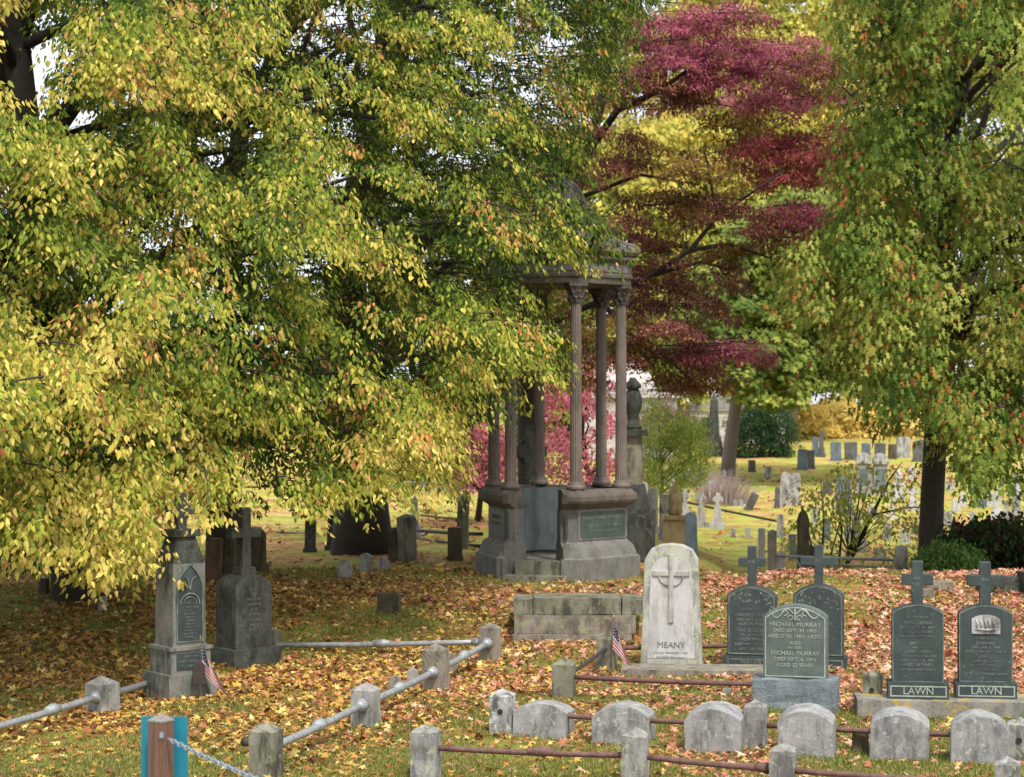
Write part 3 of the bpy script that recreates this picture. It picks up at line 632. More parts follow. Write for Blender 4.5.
def right_trees():
    # near right tree
    b = Vector((P(929, 560, 35.5).x, 35.5, 0)); b.z = TZ(b.x, b.y)
    tp = [b + Vector((0, 0, -.2)), P(930, 560, 35.5), P(933, 500, 35.5), P(936, 430, 35.5), P(938, 350, 35.3), P(945, 240, 35), P(952, 120, 35), P(960, 0, 35), P(965, -160, 35)]
    tr = [.26, .23, .215, .20, .18, .16, .13, .1, .05]
    poly = [(800, -220), (1160, -220), (1160, 430), (1040, 440), (1018, 420), (1003, 470), (985, 455), (960, 455), (945, 415), (925, 430), (905, 390), (880, 370), (850, 350), (845, 310), (800, 300), (800, 250), (850, 190), (858, 100), (862, 40)]
    extra = [pl([(952, 110, 34), (915, 60, 32.5), (880, 78, 31.5), (850, 95, 31), (838, 82, 31)], .04, .012), pl([(1030, 50, 31), (995, 80, 31), (960, 115, 31.5), (910, 135, 31.6), (885, 128, 31.6)], .03, .01),
             pl([(1040, 140, 31), (1010, 145, 31), (995, 165, 31), (975, 178, 31)], .028, .01), pl([(1024, 170, 31.5), (1000, 160, 31.5), (975, 165, 31.5)], .02, .008), pl([(998, 38, 31), (960, 40, 31), (930, 55, 31)], .03, .01), pl([(1015, 80, 31), (985, 105, 31), (965, 125, 31)], .025, .01)]
    region_tree('maple_tree', 'tall green maple at right with a dark trunk and orange-flecked hanging leaves', 'tree', b, tp, tr, poly, 3000, 30.5, 42, 56, .75, .34, 1.0, .115, .075,
                GR, [1, 3, 4, 4, 3], 'maple', 1.7, .7, 'bark', None, [(930, 470, 10)], 34, .07, huesz=45, orange=(.035, [srgb(196, 126, 66), srgb(176, 98, 56), srgb(150, 96, 56)]), clump=(.43, 42), ntwig=320, extra=extra)
    # oak in the middle distance
    b = G(727, 477); tp = [b + Vector((0, 0, -.2)), P(729, 455, b.y), P(733, 425, b.y), P(737, 395, b.y), P(745, 350, b.y), P(755, 300, b.y), P(760, 240, b.y)]
    poly = [(690, 300), (720, 250), (740, 215), (790, 185), (840, 190), (870, 250), (900, 330), (900, 360), (860, 375), (830, 378), (800, 392), (775, 398), (750, 396), (735, 378), (705, 362), (680, 340)]
    region_tree('oak_tree', 'mid-distance green oak with a slender leaning grey trunk on the lawn', 'tree', b, tp, [.26, .24, .22, .2, .17, .13, .08], poly, 900, b.y - 6, b.y + 3, 44, 1.0, .55, .35, .2, .2,
                [srgb(92, 114, 52), srgb(120, 138, 60), srgb(150, 160, 74), srgb(182, 180, 96)], [2, 4, 4, 2], 'maple', .8, .9, 'bark_grey', None, [], 14, .06, clump=(.3, 40), orange=(.015, [srgb(200, 150, 70)]))
right_trees()
def far_trees():
    YL = [srgb(108, 120, 46), srgb(140, 148, 58), srgb(176, 176, 76), srgb(200, 192, 94), srgb(210, 186, 88)]
    BG = [srgb(84, 100, 42), srgb(110, 122, 48), srgb(144, 148, 60), srgb(174, 170, 76)]
    spec = [ # u centre, half width, top v, bottom v, Y, palette, count, label
        (620, 85, 60, 430, 92, YL, 330, 'yellow-green tree directly behind the magenta tiers of the Japanese maple'),
        (700, 80, 110, 350, 98, YL, 330, 'yellowing tree behind the oak, framed by the maple branches'),
        (790, 70, -40, 330, 98, YL, 420, 'tall pale yellow-green tree rising above the purple maple tips'),
        (745, 60, -60, 180, 112, YL, 240, 'tall distant tree seen above the purple maple'),
        (650, 70, -60, 180, 118, YL, 240, 'distant tree at the top between beech and purple maple'),
        (870, 60, -20, 392, 112, YL, 300, 'distant yellowish tree behind the left edge of the right maple'),
        (950, 80, -60, 462, 110, BG, 380, 'distant green tree hidden behind the right maple crown'),
        (1010, 70, -90, 270, 116, BG, 300, 'distant green tree filling the top right corner behind the maple'),
        (1040, 80, 100, 466, 108, BG, 240, 'distant green tree at the far right edge'),
        (520, 70, 120, 400, 96, BG, 260, 'distant green tree seen past the left of the rotunda roof'),
        (430, 80, 160, 470, 100, BG, 230, 'distant green tree behind the thick-trunked tree'),
        (300, 80, 300, 480, 96, BG, 130, 'low distant tree behind the slender-trunked tree'),
        (150, 80, 330, 490, 100, BG, 120, 'low distant tree left of centre behind hanging foliage'),
        (20, 80, 250, 490, 92, BG, 170, 'distant tree at the far left edge'),
        (590, 50, 330, 440, 88, BG, 120, 'low distant tree seen between the rotunda columns'),
    ]
    for (u, hw, vt, vb, Y, pal, n, lab) in spec:
        x = (u - 512) / F * Y; b = Vector((x, Y, TZ(x, Y))); poly = []
        for i in range(28):
            a = 2 * math.pi * i / 28; r = 1 + .16 * math.sin(3 * a + u) + .12 * math.sin(5 * a + Y)
            poly.append((u + hw * r * math.cos(a), (vt + vb) / 2 + (vb - vt) / 2 * r * math.sin(a)))
        top = P(u, vt + .25 * (vb - vt), Y)
        tp = [b + Vector((0, 0, -.3)), b.lerp(top, .4), top]
        region_tree('background_tree', lab, 'tree', b, tp, [.34, .26, .1], poly, n, Y - 3.5, Y + 4, 60, 1.7, .95, .4, .33, .34, pal, [1] * len(pal), 'kite', .8, .9, 'bark_light' if pal is YL else 'bark', 'trees along the far edge of the cemetery', [(640, 236, 9), (615, 233, 6), (840, 10, 10), (860, 20, 6), (598, 232, 5)], 10, .1, clump=(.26, 50), jit=.16)
    # yellow small trees
    for (u, hw, vt, vb, Y, lab) in [(800, 24, 400, 447, 104, 'small golden tree behind the paired blue-grey stones'), (838, 30, 398, 446, 106, 'small golden tree above the left end of the far stone row'), (884, 30, 400, 447, 107, 'small golden tree above the right end of the far stone row'), (705, 26, 395, 440, 112, 'small golden tree beside the dark obelisk'),(985, 40, 445, 480, 96, 'low yellow shrub behind the white stones at far right')]:
        x = (u - 512) / F * Y; b = Vector((x, Y, TZ(x, Y)))
        poly = [(u + hw * (1 + .15 * math.sin(i * 2.1)) * math.cos(i * .35), (vt + vb) / 2 + (vb - vt) / 2 * math.sin(i * .35)) for i in range(18)]
        top = P(u, (vt + vb) / 2, Y)
        region_tree('golden_tree', lab, 'tree', b, [b, b.lerp(top, .5), top], [.12, .1, .05], poly, 130, Y - 2.5, Y + 1.5, 50, .8, .5, .3, .2, .2, [srgb(220, 182, 84), srgb(230, 200, 104), srgb(236, 214, 130)], [1, 2, 1], 'kite', .8, 1., 'bark', 'small golden trees by the far stone row', nlimb=8, lr=.04, clump=(.1, 30))
    # dark yew
    b = G(762, 456); poly = [(735, 455), (732, 420), (745, 405), (765, 396), (782, 408), (788, 430), (786, 456)]
    region_tree('yew_tree', 'dense dark green evergreen shrub behind the oak trunk', 'evergreen shrub', b, [b, b + Vector((0, 0, 1.4))], [.1, .05], poly, 220, b.y - 1.5, b.y + 2, 55, .6, .4, .5, .13, .07, [srgb(34, 56, 30), srgb(46, 72, 36), srgb(60, 90, 44)], [1, 2, 1], 'kite', 1., .8, 'bark', nlimb=6, lr=.03, clump=(.05, 30), leafm='needle')
    # pink dogwood (behind rotunda)
    for (u, v, poly, Y, lab) in [(478, 520, [(436, 440), (452, 425), (480, 424), (505, 430), (520, 445), (505, 470), (480, 482), (450, 480)], 46, 'pink-leaved dogwood left of the rotunda columns'),
                                 (590, 520, [(540, 440), (548, 385), (575, 352), (596, 360), (608, 385), (618, 425), (612, 470), (585, 482), (552, 480)], 45, 'pink-leaved dogwood seen between the rotunda columns')]:
        x = (u - 512) / F * Y; b = Vector((x, Y, TZ(x, Y))); cu = sum(p[0] for p in poly) / len(poly); top = P(cu, 440, Y)
        region_tree('dogwood_tree', lab, 'small tree', b, [b, b.lerp(top, .5) + Vector((.1, 0, 0)), top], [.08, .06, .03], poly, 200, Y - 1.4, Y + 1.6, 28, .5, .32, .4, .085, .08, [srgb(170, 84, 92), srgb(206, 112, 128), srgb(222, 136, 150), srgb(150, 110, 70), srgb(130, 146, 64)], [2, 4, 3, 1, 1.2], 'ovate', .9, .9, 'bark', 'pink dogwoods behind the rotunda', nlimb=16, lr=.03, clump=(.3, 26))
    # juniper
    b = G(662, 510); poly = [(640, 495), (640, 450), (648, 420), (662, 408), (680, 420), (700, 440), (704, 465), (690, 490), (670, 500)]
    region_tree('juniper_bush', 'feathery green and rust bush right of the urn monument', 'bush', b, [b, b + Vector((0, 0, 1.2))], [.06, .03], poly, 230, b.y - 1., b.y + 1, 55, .5, .25, -.6, .10, .035, [srgb(96, 116, 50), srgb(126, 140, 60), srgb(150, 150, 72), srgb(140, 90, 60)], [2, 3, 2, .7], 'kite', -1.0, .5, 'bark', nlimb=14, lr=.025, clump=(.15, 26), leafm='needle')
    b = G(690, 462); poly = [(645, 440), (650, 410), (668, 400), (686, 410), (690, 430), (688, 446), (670, 448)]
    region_tree('purple_bush', 'hazy purplish brown bush in front of the pale mausoleum', 'bush', b, [b, b + Vector((0, 0, 1.2))], [.06, .03], poly, 150, b.y - 1.5, b.y + 1.5, 40, .7, .4, .2, .10, .07, [srgb(122, 86, 84), srgb(146, 108, 98), srgb(120, 110, 66)], [2, 3, 1], 'kite', .5, .8, 'bark', nlimb=14, lr=.03, clump=(.25, 26))
    # bare low purplish bush
    b = G(722, 504); r = empty('bare_bush', b, 0, 'low leafless purplish grey bush between oak trunk and white crosses', 'bush'); mb = MB()
    for i in range(420):
        a = random.uniform(0, 6.28); e = Vector((math.cos(a) * random.uniform(.1, 1.1), math.sin(a) * random.uniform(.1, .9), random.uniform(.35, .95))); s = Vector((e.x * random.uniform(.5, .95), e.y * random.uniform(.5, .95), 0)); e.z *= 1.1 - .5 * (e.x / 1.1) ** 2; e.x += random.uniform(-.2, .2)
        mb.tube([s, s.lerp(e, .5) + Vector((0, 0, .12)), e], [.009, .006, .003], 3, cap=False)
    M['mauve'] = simple('mauve_twigs', srgb(128, 112, 112), srgb(160, 142, 140), .9); mb.build('branches', 'mauve', r)
    # rhododendron and red-leaved shrub
    b = Vector((P(990, 560, 37.2).x, 37.2, 0)); b.z = TZ(b.x, b.y)
    poly = [(952, 575), (950, 540), (962, 522), (985, 518), (1005, 514), (1030, 520), (1080, 525), (1080, 585), (960, 588)]
    region_tree('dark_shrub', 'broad dark green and maroon shrub at the right edge beside the maple trunk', 'shrub', b, [b, b + Vector((0, 0, .8))], [.08, .04], poly, 420, 35.4, 38.8, 32, .42, .28, .4, .11, .09, [srgb(40, 60, 32), srgb(58, 80, 38), srgb(88, 40, 38), srgb(70, 34, 36), srgb(92, 104, 46)], [3, 3, 2, 1, 1], 'ovate', .9, .8, 'bark', nlimb=18, lr=.03, clump=(.2, 40), huesz=30, leafm='needle')
    b = Vector((P(945, 575, 34.6).x, 34.6, 0)); b.z = TZ(b.x, b.y)
    poly = [(925, 580), (926, 555), (938, 545), (955, 543), (968, 552), (972, 580)]
    region_tree('green_shrub', 'small bright green shrub at the foot of the maple trunk', 'shrub', b, [b, b + Vector((0, 0, .5))], [.05, .03], poly, 130, 34, 35.2, 32, .35, .22, .4, .09, .06, [srgb(66, 100, 46), srgb(92, 130, 60), srgb(120, 150, 74)], [1, 2, 1], 'ovate', .9, .8, 'bark', nlimb=8, lr=.02, clump=(.1, 20), leafm='needle')
    # multi-stem sapling
    b = Vector((P(838, 572, 39).x, 39, 0)); b.z = TZ(b.x, b.y); st = []
    for (pts, r) in [([(850, 560), (872, 515), (890, 480), (902, 462)], .05), ([(872, 515), (905, 508), (935, 505)], .025), ([(846, 570), (856, 520), (862, 480)], .03), ([(838, 570), (842, 530), (836, 490)], .03), ([(822, 570), (824, 520), (820, 480)], .03), ([(826, 572), (836, 535), (846, 500)], .022), ([(818, 572), (808, 530), (800, 500)], .02)]:
        st.append(pl([(a, c, 39 + .3 * math.sin(a)) for a, c in pts], r, .008))
    poly = [(790, 550), (792, 500), (805, 480), (830, 470), (860, 460), (905, 462), (925, 500), (918, 540), (890, 555), (850, 560), (810, 562)]
    region_tree('sapling_clump', 'multi-stemmed sapling with sparse yellow-green leaves behind the pipe gate', 'sapling', b, [b + Vector((.25, 0, -.2)), P(846, 570, 39), P(850, 555, 39)], [.06, .055, .05], poly, 230, 38, 40.5, 9, .5, .35, .35, .09, .08, [srgb(158, 168, 76), srgb(192, 190, 92), srgb(136, 152, 66), srgb(212, 196, 106)], [2, 3, 1, 1], 'ovate', .9, .8, 'bark', nlimb=26, lr=.012, clump=(.3, 30), extra=st)
far_trees()
# ------------------------------------------------------------------ text
FONTC = {}
def text(parent, lines, mat, y, name='inscription', depth=.002, spacing=1.0, maxw=None):
    """lines: (string, letter height m, z centre[, x centre]) on a face looking to -Y at local y"""
    mb = MB()
    for ln in lines:
        s, hgt, z = ln[:3]; xc = ln[3] if len(ln) > 3 else 0
        cu = bpy.data.curves.new('t', 'FONT'); cu.body = s; cu.size = hgt * 1.35; cu.align_x = 'CENTER'; cu.align_y = 'CENTER'; cu.space_character = spacing
        cu.resolution_u = 2; cu.extrude = depth
        ob = bpy.data.objects.new('t', cu); COL.objects.link(ob); bpy.context.view_layer.update()
        me = bpy.data.meshes.new_from_object(ob.evaluated_get(bpy.context.evaluated_depsgraph_get()))
        xs = [v.co.x for v in me.vertices] or [0]; wd = max(xs) - min(xs); k = 1.0
        if maxw and wd > maxw: k = maxw / wd
        for v in me.vertices: v.co = Vector((xc + v.co.x * k, y - v.co.z, z + v.co.y))
        mb.bm.from_mesh(me); bpy.data.objects.remove(ob); bpy.data.curves.remove(cu); bpy.data.meshes.remove(me)
    return mb.build(name, mat, parent)
def arch(w, h, rise, n=12, sh=0):
    """slab outline, flat bottom, segmental top; sh: shoulder inset"""
    pts = [(-w / 2, 0), (w / 2, 0)]; hw = w / 2 - sh; zb = h - rise
    if sh: pts += [(w / 2, zb)]
    for i in range(n + 1):
        a = math.pi * i / n
        pts.append((hw * math.cos(a), zb + rise * math.sin(a)))
    if sh: pts += [(-w / 2, zb)]
    # drop duplicates
    out = []
    for p in pts:
        if not out or (abs(p[0] - out[-1][0]) + abs(p[1] - out[-1][1])) > 1e-5: out.append(p)
    return out
def seg(w, h, rise, n=12):
    """true circular segment top"""
    Rr = (w * w / 4 + rise * rise) / (2 * rise); a0 = math.asin(min(1, w / 2 / Rr)); pts = [(-w / 2, 0), (w / 2, 0)]
    for i in range(n + 1):
        a = a0 - 2 * a0 * i / n; pts.append((Rr * math.sin(a), h - Rr + Rr * math.cos(a)))
    return pts
def ring(pts, k, t):  # outline inset copy for borders
    cx = 0; zs = [p[1] for p in pts]; cz = (min(zs) + max(zs)) / 2; w = max(p[0] for p in pts); hh = (max(zs) - min(zs)) / 2
    return [(x * (w - k) / w, cz + (z - cz) * (hh - k) / hh) for x, z in pts]
def border(parent, outer, k, t, y, mat='letter_dim', name='carved_border'):
    a = ring(outer, k, 0); b = ring(outer, k + t, 0); mb = MB(); n = len(a)
    va = [mb.bm.verts.new((x, y, z)) for x, z in a]; vb = [mb.bm.verts.new((x, y, z)) for x, z in b]
    for i in range(n): mb.bm.faces.new((va[i], va[(i + 1) % n], vb[(i + 1) % n], vb[i]))
    return mb.build(name, mat, parent)
def latin_cross(parent, z0, w, h, t, d, mat, name='cross', armz=.62):
    """cross in XZ plane as one outline"""
    a = t / 2; zc = z0 + h * armz; p = [(-a, z0), (a, z0), (a, zc - a), (w / 2, zc - a), (w / 2, zc + a), (a, zc + a), (a, z0 + h), (-a, z0 + h), (-a, zc + a), (-w / 2, zc + a), (-w / 2, zc - a), (-a, zc - a)]
    return MB().prism(p, -d / 2, d / 2, .008).build(name, mat, parent)
def at(u, vb): return G(u, vb)
# ------------------------------------------------------------------ posts and rails
POSTS = []
def post(u, vt, vb, wpx, label, mat='granite', rz=-15, hole=False, group='granite fence posts', name='granite_post'):
    g = G(u, vb); s = F / g.y; w_ = wpx / s * .93; h_ = (vb - vt) / s
    root = empty(name, g, R(rz + random.uniform(-4, 4)), label, 'post', group, rx=R(random.uniform(-1.5, 1.5)), ry=R(random.uniform(-1.5, 1.5)))
    mb = MB(); cap = w_ * .3
    mb.box((0, 0, (h_ - cap) / 2 - .08), (w_, w_, h_ - cap + .16), .0)
    mb.bm.free(); mb = MB()
    t = MB(); hw = w_ / 2; z0, z1, z2 = -.16, h_ - cap, h_
    vs = [t.bm.verts.new(p) for p in ((-hw, -hw, z0), (hw, -hw, z0), (hw, hw, z0), (-hw, hw, z0), (-hw * .97, -hw * .97, z1), (hw * .97, -hw * .97, z1), (hw * .97, hw * .97, z1), (-hw * .97, hw * .97, z1), (0, 0, z2))]
    for q in ((3, 2, 1, 0), (0, 1, 5, 4), (1, 2, 6, 5), (2, 3, 7, 6), (3, 0, 4, 7), (4, 5, 8), (5, 6, 8), (6, 7, 8), (7, 4, 8)): t.bm.faces.new([vs[i] for i in q])
    t._bev(list(t.bm.faces), .014, 2, 15); mb.add(t); mb.seed = u
    mb.rough(4, .010, 11)
    mb.build('shaft', mat, root, smooth=False)
    if hole:
        m = MB(); m.lathe([(.026, 0), (.026, .004)], 14, (0, 0, 0)); o = m.build('rail_hole', 'dark_open', root); o.rotation_euler = (R(90), 0, 0); o.location = (.0, -w_ / 2 - .004, h_ * .52)
    POSTS.append((u, g)); return g
def rail(a, b, r, mat, label, collars=(.5,), flange=(True, True), name='pipe_rail', group='pipe rails of the plot fences', cmat=None):
    a = Vector(a); b = Vector(b); root = empty(name, a, 0, label, 'fence rail', group); d = (b - a)
    n = 7; pts = [d * (i / (n - 1)) + Vector((0, 0, -.012 * math.sin(math.pi * i / (n - 1)))) for i in range(n)]
    MB().tube(pts, r, 12).build('pipe', mat, root, smooth=True)
    u_ = d.normalized()
    for c in collars:
        p = d * c; ps = [p + u_ * k for k in (-.11, -.10, -.06, -.055, -.03, 0, .03, .055, .06, .10, .11)]
        MB().tube(ps, [r * 1.02, r * 1.25, r * 1.3, r * 1.55, r * 1.6, r * 1.75, r * 1.6, r * 1.55, r * 1.3, r * 1.25, r * 1.02], 12).build('coupling', cmat or mat, root, smooth=True)
    for i, f in enumerate(flange):
        if f:
            p = d * i; sg = 1 if i == 0 else -1
            q = p + u_ * sg * .115
            MB().tube([q, q + u_ * sg * .03, q + u_ * sg * .07, q + u_ * sg * .11], [r * 1.9, r * 1.9, r * 1.5, r * 1.05], 12).build('end_socket', cmat or mat, root, smooth=True)
    return root
def up(g, z): return Vector((g.x, g.y, TZ(g.x, g.y) + z))
p103 = post(103, 675, 712, 27, 'granite post at far left, joined by pipe to the tall mottled obelisk', 'granite', -40)
p265 = post(266, 721, 779, 29, 'granite post behind the hanging chain, right of the teal sign', 'granite_moss', -18)
p366 = post(366, 682, 726, 26, 'granite post second from the front in the grey pipe fence', 'granite', -18)
p436 = post(436, 643, 691, 23, 'granite post third from the front in the grey pipe fence', 'granite_brown', -18)
p490 = post(490, 622, 661, 19, 'granite corner post where the two grey pipes meet', 'granite_brown', -18)
p426 = post(426, 723, 780, 28, 'nearest granite post left of the centre, at the end of the rusty front pipe', 'granite', -12)
p635 = post(635, 727, 786, 27, 'nearest granite post midway along the rusty front pipe', 'granite', -12)
p782 = post(782, 742, 800, 27, 'nearest granite post in front of the third curved marker', 'granite', -12)
p1010 = post(1008, 756, 815, 27, 'nearest granite post at the right bottom corner', 'granite', -12)
p503 = post(503, 688, 733, 25, 'granite post with a round hole beside the leftmost curved marker', 'granite_light', -12, hole=True)
p755 = post(755, 699, 748, 24, 'weathered granite post between the third and fourth curved markers', 'granite', -12)
p1018 = post(1019, 716, 762, 25, 'granite post right of the last curved marker at the picture edge', 'granite', -12, hole=True)
p872 = post(872, 669, 710, 20, 'lichened granite post with a hole, left of the twin slabs on one plinth', 'granite_moss', -15, hole=True)
p564 = post(564, 657, 698, 23, 'lichened granite post at the left end of the red-brown pipe', 'granite_moss', -12)
p606 = post(607, 633, 669, 19, 'lichened granite post beside the small flag and the stone steps', 'granite_moss', -12)
A0 = Vector((P(-40, 737, 17.3).x, 17.3, .19))
rail(A0, up(p103, .17), .034, 'pipe', 'grey pipe rail running off the left edge from the far left post', (.62,), (False, True))
rail(up(p103, .17), P(160, 679, 21.4), .034, 'pipe', 'grey pipe rail between far left post and the mottled obelisk', (), (False, False))
rail(up(p265, .24), up(p366, .22), .034, 'pipe', 'grey pipe rail in the front bay of the slanting fence', (.5,), (False, True))
rail(up(p366, .22), up(p436, .22), .034, 'pipe', 'grey pipe rail in the middle bay of the slanting fence', (.45,), (False, True))
rail(up(p436, .22), up(p490, .23), .034, 'pipe', 'grey pipe rail in the back bay of the slanting fence', (.5,), (False, True))
rail(P(276, 645, 24.3), up(p490, .23), .032, 'pipe', 'grey pipe rail lying level from the small round stone to the corner post', (.5,), (False, True))
rail(P(243, 742, 17.3), P(288, 739, 17.6), .04, 'dark_pipe', 'short dark pipe lying on the grass behind the second post', (), (False, False), name='loose_pipe', group=None)
rail(up(p426, .27), up(p635, .25), .024, 'rust', 'rusty front pipe with a coupling between the two nearest posts', (.55,), (False, False))
rail(up(p635, .25), up(p782, .24), .024, 'rust', 'rusty front pipe in the middle bay near the bottom edge', (), (False, True))
rail(up(p782, .24), up(p1010, .24), .024, 'rust', 'rusty front pipe in the right bay below the markers', (), (False, False))
rail(up(p503, .2), up(p755, .21), .024, 'rust', 'thin rusty pipe behind the three left curved markers', (), (False, False))
rail(up(p755, .21), up(p1018, .22), .024, 'rust', 'thin rusty pipe behind the three right curved markers', (), (False, False))
rail(up(p564, .23), P(757, 684, 20.05), .026, 'rust', 'red-brown pipe from lichened post to the rough base block', (), (False, False))
rail(up(p564, .22), up(p606, .25), .022, 'dark_pipe', 'short slanting pipe between the two lichened posts', (), (False, False))
rail(up(p606, .24), P(790, 643, 24.7), .024, 'rust', 'red-brown pipe passing behind the white cross stone', (), (False, False))
# ------------------------------------------------------------------ curved markers
M['marker'] = stone('streaked_granite', srgb(122, 123, 122), srgb(160, 160, 157), srgb(66, 66, 62), .6, srgb(170, 170, 164), .22, 1.6)
def marker(u0, u1, vt, vb, label, mat='marker'):
    u = (u0 + u1) / 2; g = G(u, vb); s = F / g.y; w_ = (u1 - u0) / s * .95; h_ = (vb - vt) / s
    root = empty('grave_marker', g, R(-12), label, 'grave marker', 'low curved-top grave markers', rx=R(random.uniform(-4, 2)), ry=R(random.uniform(-2, 2)))
    mb = MB().prism([(x, z - .05) for x, z in seg(w_, h_ * .97 + .03, h_ * random.uniform(.22, .30), 14)], -.0, .42, .008); mb.seed = u; mb.rough(3, .008, 6)
    mb.build('stone', mat, root)
marker(510, 568, 700, 738, 'leftmost low curved marker, beside the post with a hole')
marker(590, 651, 702, 744, 'second low curved marker from the left, below the small flag')
marker(683, 743, 705, 755, 'third low curved marker from the left, beside the weathered post')
marker(776, 835, 707, 758, 'fourth low curved marker from the left, below the rough granite base')
marker(868, 929, 710, 762, 'fifth low curved marker, black-streaked, below the first of the twin slabs')
marker(949, 1008, 712, 765, 'rightmost low curved marker, next to the edge post')
# ------------------------------------------------------------------ foreground headstones
def anchor(u, vb, rz, name, label, cat='headstone', group=None):
    g = G(u, vb); return empty(name, g, R(rz), label, cat, group), F / g.y
# white stone with carved cross
r, s = anchor(671, 671, -8, 'headstone', 'tall white marble headstone with carved cross and lichen, beside small flag')
w_, h_ = 62 / s, 127 / s
k = .5 * w_; pts = [(-k, .0), (k, .0), (k * .86, h_ * .875), (k * .66, h_ * .955), (k * .36, h_ * .99), (0, h_), (-k * .36, h_ * .99), (-k * .66, h_ * .955), (-k * .86, h_ * .875)]
MB().prism(pts, -.0, .24, .012, None, 12).build('slab', 'marble_lichen', r)
ins = [(x * .82, .06 + z * .92) for x, z in pts]
MB().prism([(x * .76, h_ * .10 + z * .80) for x, z in pts], -.004, .01, .003).build('panel', 'marble', r)
cz = h_ * .40
c = latin_cross(r, h_ * .38, w_ * .60, h_ * .54, w_ * .085, .022, 'marble_lichen', 'carved_cross', .72); c.location.y = -.012
mb = MB(); zc = h_ * (.38 + .54 * .72)
for q in (2, 3):
    aa = [R(8 + 90 * q + i * 74 / 8) for i in range(9)]
    mb.tube([Vector((math.cos(t) * w_ * .2, -.016, zc + math.sin(t) * w_ * .2)) for t in aa], .009, 6)
mb.build('carved_ring', 'marble_old', r)
text(r, [('MEANY', .072, h_ * .205)], 'letter_dark', -.006, depth=.003)
text(r, [('PATRICK · MARGARET · MARY', .022, h_ * .145), ('ERECTED BY HER HUSBAND', .02, h_ * .11)], 'marble_old', -.006, 'worn_lines')
g = G(668, 677); o = empty('stone_kerb', g, R(-4), 'long low granite kerb beneath the white cross stone and its green neighbour', 'kerb stone')
MB().box((.35, .2, .02), (1.75, .55, .14), .012).rough(2, .004).build('kerb_block', 'granite_brown', o)
def tabletstone(u, vb, rz, wpx, v_slab_top, v_slab_bot, bw, bh_top, label, mat, cross=None, lines=None, rise=.16, blk='dark_slab', name=None, lmat='letter_dim', bordr=True, d=.2, rough=0, yoff=.0, bd=.34, crossw=None):
    r, s = anchor(u, vb, rz, 'headstone', label); hb = (vb - v_slab_bot) / s; w_ = wpx / s; h_ = (v_slab_bot - v_slab_top) / s
    mb = MB().box((0, bd / 2, hb / 2 - .03), (bw / s, bd, hb + .06), .014)
    if rough: mb.seed = u; mb.rough(4, rough, 10)
    mb.build('base', blk, r)
    sl = [(x, z + hb) for x, z in seg(w_, h_, rise * w_, 14)]
    y0 = (bd - d) / 2 - .01
    MB().prism(sl, y0, y0 + d, .012).build('slab', mat, r)
    if bordr: border(r, [(x, z) for x, z in sl], .018, .012, y0 - .0035, lmat)
    if lines:
        text(r, [(t, hh * h_, hb + z * h_) for t, hh, z in lines], lmat, y0 - .003, maxw=w_ * .84)
    if cross:
        ch, cw, ct = cross[0] / s, cross[1] / s, cross[2] / s
        c = latin_cross(r, hb + h_ - .01, cw, ch, ct, .12, mat, 'cross', .60); c.location.y = y0 + d / 2
        text(r, [('IHS', ct * .42, hb + h_ + ch * .60)], lmat, y0 + d / 2 - .062, 'cross_letters')
    return r, s, hb, h_, w_, y0
def vinescroll(r, z, w_, y, mat='letter_dim'):
    mb = MB()
    for sg in (-1, 1):
        mb.tube([Vector((sg * (.02 + t * w_ * .36), y, z + .045 * math.sin(t * 6.5) + .01)) for t in [i / 14 for i in range(15)]], [.008 - .004 * i / 14 for i in range(15)], 5)
        mb.tube([Vector((sg * (w_ * .16 + .03 * math.cos(a)), y, z + .015 + .026 * math.sin(a))) for a in [i * .55 for i in range(10)]], .005, 5)
        mb.tube([Vector((sg * (.045 + .025 * math.cos(a)), y, z - .03 + .022 * math.sin(a))) for a in [i * .6 for i in range(9)]], .006, 5)
    mb.tube([Vector((0, y, z - .06)), Vector((0, y, z)), Vector((0, y, z + .075))], [.01, .013, .003], 5)
    mb.build('carved_scroll', mat, r)
r, s, hb, h_, w_, y0 = tabletstone(794, 712, -13, 64, 606, 680, 84, 0, 'grey-green headstone with white lettering on a rough blue-grey granite block', 'green_slab', None,
    [('MICHAEL MURRAY', .062, .735), ('DIED SEPT. 10, 1905', .05, .655), ('AGED 27 YRS. 7 MOS. & 8 DYS.', .05, .575), ('ALSO', .045, .485), ('HIS SON', .036, .42), ('MICHAEL MURRAY', .058, .345), ('DIED SEPT. 6, 1896', .052, .265), ('AGED 32 YEARS', .052, .185)],
    .18, 'blue_granite', lmat='letter', bordr=True, d=.2, rough=.028, bd=.42)
vinescroll(r, hb + h_ * .87, w_, y0 - .004, 'letter')
def flecks(r, hb, h_, w_, y, mat='letter_dim', n=40):
    mb = MB()
    for i in range(n):
        x = random.uniform(-.42, .42) * w_; z = hb + h_ * (.70 + .24 * random.random() - .35 * (x / w_) ** 2)
        a = random.uniform(0, 6.28); L = random.uniform(.012, .022)
        vs = [mb.bm.verts.new((x + L * math.cos(a + q * 2.09), y, z + L * math.sin(a + q * 2.09))) for q in range(3)]; mb.bm.faces.new(vs)
    mb.build('carved_ivy', mat, r)
